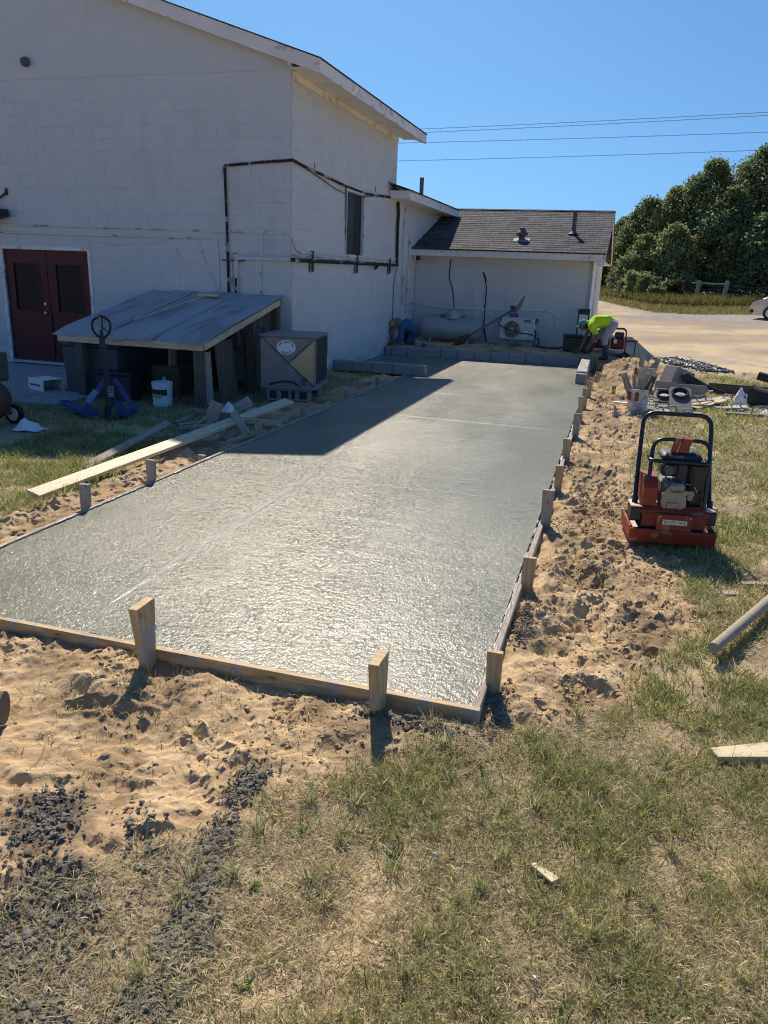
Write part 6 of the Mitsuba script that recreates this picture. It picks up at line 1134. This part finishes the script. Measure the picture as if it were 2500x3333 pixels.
stuff('soil_clods', cv, 'm_clod', 'crumbs and clods of sandy soil strewn beside the slab', smooth=True, cat='soil', color=np.clip(tone, .02, 1))
def path_pts(pts, w, n, r):
    pts = np.array(pts, float); d = np.linalg.norm(np.diff(pts, axis=0), axis=1); cs = np.r_[0, np.cumsum(d)]; t = r.uniform(0, cs[-1], n); ww = np.interp(t, cs, np.broadcast_to(w, len(pts)))
    return np.interp(t, cs, pts[:, 0]) + r.normal(0, 1, n) * ww, np.interp(t, cs, pts[:, 1]) + r.normal(0, 1, n) * ww
scene['m_slurry'] = two(bump(P(proc(lambda p, n, uv: mix((0.075, 0.068, 0.052), (0.29, 0.265, 0.21), fbm(p.x * 25, p.y * 25, p.z * 9, 3))), 0.85, 0, 0.1), lambda p, n, uv: .003 * fbm(p.x * 90, p.y * 90, p.z * 90, 3), 1.0, 2e-3))
seg_ = [path_pts([(-1.24, 2.5), (-1.26, 2.33)], .035, 572, r), path_pts([(-1.22, 2.2), (-1.16, 1.92), (-1.12, 1.78)], .035, 924, r), path_pts([(-1.1, 1.72), (-1.09, 1.62)], .05, 572, r), path_pts([(-1.06, 1.52), (-1.07, 1.38), (-.98, 1.2)], .045, 1320, r), path_pts([(-1.95, 2.1), (-1.8, 1.88)], .06, 924, r), path_pts([(-1.72, 1.75), (-1.45, 1.42), (-1.35, 1.22)], [.06, .11, .13], 1500, r), path_pts([(-1.9, 1.62), (-1.5, 1.25)], .12, 420, r), path_pts([(-1.55, 2.05), (-1.25, 1.85)], .06, 352, r)]
x, y = np.concatenate([q[0] for q in seg_]), np.concatenate([q[1] for q in seg_]); s = .0022 + .0125 * r.random(len(x)) ** 5
stuff('concrete_crumbs', strew(x, y, s, r, .3, z=gz(x, y) + r.uniform(0, .012, len(x))), 'm_slurry', 'dark grey crumbs of spilt concrete trailing over the foreground grass', smooth=False, cat='concrete')
seg_ = [path_pts([(SX1 + .13, 4.0), (SX1 + .12, 4.55)], .035, 924, r), path_pts([(SX1 + .1, 8.0), (SX1 + .1, 8.5)], .03, 264, r), path_pts([(-.45, 16.0), (-.5, 18.2)], .07, 924, r), path_pts([(-1.0, 3.06), (-.5, 3.03)], .03, 572, r), path_pts([(SX1 + .1, 3.1), (SX1 + .12, 3.5)], .03, 352, r)]
x, y = np.concatenate([q[0] for q in seg_]), np.concatenate([q[1] for q in seg_]); k = ~near_slab(x, y, .045); x, y = x[k], y[k]; s = .0022 + .012 * r.random(len(x)) ** 5 + (y > 12) * .012
stuff('concrete_crumbs', strew(x, y, s, r, .3, z=gz(x, y) + r.uniform(0, .02, len(x))), 'm_slurry', 'wet grey concrete spilled over the forms along the slab edges', smooth=False, cat='concrete')
n = 2600; t = r.random(n); x = .85 + 1.55 * t + r.normal(0, .05, n); wv_ = np.sin(np.pi * np.clip(t, 0.02, .98)) ** .6; y = 20.6 - 1.6 * t + r.normal(0, .36, n) * wv_; s = r.uniform(.012, .045, n)
scene['m_wetstone'] = two(P((0.05, 0.053, 0.058), 0.3, 0, 0.6))
stuff('washout_heap', strew(x, y, s, r, .3, z=zg(x, y) + r.uniform(0, .07, n) * wv_), 'm_wetstone', 'dark glistening heap of wet concrete waste on the edge of the lot', smooth=False, cat='concrete')
# a few dead leaves and white chips
for i, (x, y, lb, cl) in enumerate([(-.42, 2.25, 'curled pale leaf in the centre foreground', (.55, .5, .4)), (.8, 4.9, 'red leaf on the grass below the compactor', (.25, .04, .02)), (.62, 3.9, 'brown leaf by the sand edge on the right', (.2, .12, .06)), (-.02, 1.85, 'white chip in the foreground grass', (.7, .7, .66)), (.4, 2.0, 'white chip at the lower right', (.7, .7, .66)), (-.5, 1.45, 'tan leaf at the bottom of the picture', (.35, .22, .1)), (-.35, 2.02, 'small dark lump of concrete in the grass', (.06, .06, .06))]):
    a = RZ(47 * i) @ rotm([1, 0, 0], 20 + 9 * i); m = hull(np.array([(-.022, 0, 0), (.022, 0, 0), (0, .011, .006), (0, -.011, .004), (0, 0, .012)]) * (1.2 if i < 3 else .8))
    mat(f'm_leaf_{i}', cl, .8); solo('leaf' if 'leaf' in lb else 'chip', moved(m, a, (x, y, zat(x, y) + .028)), f'm_leaf_{i}', lb, 'leaf' if 'leaf' in lb else 'chip')

# ---------------------------------------------------------------- fence, cars, wires
fc = thing('wire_fence', 'old wire fence with leaning timber posts and a top rail before the trees', 'fence')
yF = 52; zF = float(zg(3, yF))
part(fc, 'post', tube([(4.05, yF, zF - .2), (4.1, yF, zF + 1.38)], [.13, .11], 12), 'm_wood_old'); part(fc, 'post', tube([(5.55, yF, zF - .2), (5.70, yF, zF + 1.42)], [.13, .11], 12), 'm_wood_old')
part(fc, 'rail', cyl((3.7, yF, zF + 1.22), (5.68, yF, zF + 1.2), .045, 10), 'm_wood_old'); part(fc, 'brace', cyl((4.1, yF, zF + 1.2), (4.02, yF - .05, zF + .05), .07, 10), 'm_wood_old')
for h_ in (.35, .6, .85, 1.08): part(fc, 'wire', cyl((-1.5, yF + 2, zF + h_), (20, yF, zF + h_), .008, 5), 'm_steel')
for x_ in (8.6, 11.6, 14.6): part(fc, 'post', cyl((x_, yF, zF - .2), (x_, yF, zF + 1.3), .08, 10), 'm_wood_old')
for x_ in (-.6, .6, 1.6): part(fc, 'stake', cyl((x_, yF + 1.6, zF - .2), (x_ + .05, yF + 1.6, zF + 1.1), .04, 8), 'm_wood_old')
scene['m_carglass'] = two(P((0.02, 0.025, 0.03), 0.05, 0, 0.9)); mat('m_silver', (0.42, 0.43, 0.44), 0.25, 0.6, 0.6, clearcoat=.8); mat('m_champagne', (0.47, 0.41, 0.34), 0.25, 0.5, 0.6, clearcoat=.8); mat('m_tail', (0.3, 0.01, 0.01), 0.2)
def car(lab, at, yaw, m_):
    """saloon, nose towards +x"""
    k = thing('parked_car', lab, 'car', 'cars parked by the fence'); R = RZ(yaw); at = np.array(at); c = lambda m: moved(m, R, at)
    prof = [(-2.25, .35), (-2.28, .6), (-2.22, .88), (-1.95, .98), (-1.6, 1.0), (.75, .98), (1.6, .92), (2.1, .78), (2.28, .6), (2.3, .38), (2.1, .22), (-2.05, .22)]
    b = extr(Polygon(prof).buffer(.03), 1.74, np.array([[1, 0, 0], [0, 0, -1], [0, 1, 0.0]]), (0, .87, 0)).subdivide_to_size(.25); v = b.vertices.copy(); t = np.abs(v[:, 0]) / 2.3; v[:, 1] *= 1 - .16 * t ** 4 - .05 * np.clip((v[:, 2] - .6) / .4, 0, 1); b = trimesh.Trimesh(v, b.faces)
    part(k, 'body', c(b), m_, smooth=35)
    cab = hull([(x_, s_ * w_, z_) for s_ in (-1, 1) for x_, w_, z_ in ((-1.55, .77, .98), (.95, .77, .96), (-.95, .6, 1.40), (.2, .6, 1.42))]); part(k, 'glasshouse', c(cab), 'm_carglass', smooth=False)
    part(k, 'roof', c(hull([(x_, s_ * w_, z_) for s_ in (-1, 1) for x_, w_, z_ in ((-1.0, .6, 1.40), (.25, .6, 1.42), (-.8, .52, 1.47), (.05, .52, 1.48))])), m_, smooth=False)
    for s_ in (-1, 1):
        for a_, b_ in (((-1.58, .78, .97), (-.95, .61, 1.42)), ((.98, .78, .95), (.2, .61, 1.43)), ((-.35, .775, .97), (-.35, .61, 1.42))): part(k, 'pillar', c(tube([np.array(a_) * [1, s_, 1], np.array(b_) * [1, s_, 1]], .035, 6)), m_)
        part(k, 'mirror', c(moved(cbox(.1, .2, .13, .03), None, (.62, s_ * .95, 1.02))), 'm_black')
        for x_ in (-1.35, 1.4):
            w_ = part(k, 'wheel', c(cyl((x_, s_ * .66, .31), (x_, s_ * .885, .31), .31, 24)), 'm_rubber'); part(w_, 'rim', c(cyl((x_, s_ * .87, .31), (x_, s_ * .892, .31), .2, 18)), 'm_steel')
        part(k, 'headlight', c(bx((2.18, s_ * .58, .68), (.16, .34, .12), ch=.03)), 'm_steel'); part(k, 'tail_light', c(bx((-2.2, s_ * .6, .8), (.12, .3, .14), ch=.03)), 'm_tail')
    part(k, 'bumper', c(bx((2.22, 0, .36), (.2, 1.6, .16), ch=.05)), 'm_black'); part(k, 'bumper', c(bx((-2.22, 0, .38), (.2, 1.6, .18), ch=.05)), m_)
    part(k, 'plate', c(bx((-2.325, 0, .62), (.02, .34, .16), ch=.004)), 'm_white')
car('tan car nearest at the right edge, rear corner in view', (7.85, 39.3, float(zg(7, 39))), 160, 'm_champagne')
car('silver car parked behind the tan one, front corner in view', (9.25, 46, float(zg(9, 46)) - .05), 197, 'm_silver')
wires = [((-60, 48, 9.0), (55, 42, 11.3)), ((-60, 48, 8.7), (55, 42, 11.25)), ((-60, 48, 8.25), (55, 42, 10.3)), ((-60, 48, 7.4), (55, 42, 9.4))]
def wire_pts(a, b, sag):
    t = np.linspace(0, 1, 50)[:, None]; p = np.array(a) * (1 - t) + np.array(b) * t; p[:, 2] -= sag * 4 * (t * (1 - t))[:, 0]; return p
WZ = [((-13.3, 9.42), (5.49, 9.98)), ((-13.3, 9.24), (5.49, 9.84)), ((-13.27, 8.76), (5.64, 9.10)), ((-13.24, 7.85), (5.78, 8.30))]
wl = ['topmost power line crossing the sky', 'second power line close under the topmost', 'third power line from the top', 'lowest power line crossing the sky']
for (a, b), lb in zip(WZ, wl):
    sl_ = (b[1] - a[1]) / (b[0] - a[0]); f = lambda x_: a[1] + sl_ * (x_ - a[0]); p = np.array([(x_, 45, f(x_) + .00035 * (x_ + 4) ** 2 - .03) for x_ in np.linspace(-70, 60, 60)])
    solo('power_line', tube(p, .011, 6), 'm_darkpipe', lb, 'power line', 'power lines')
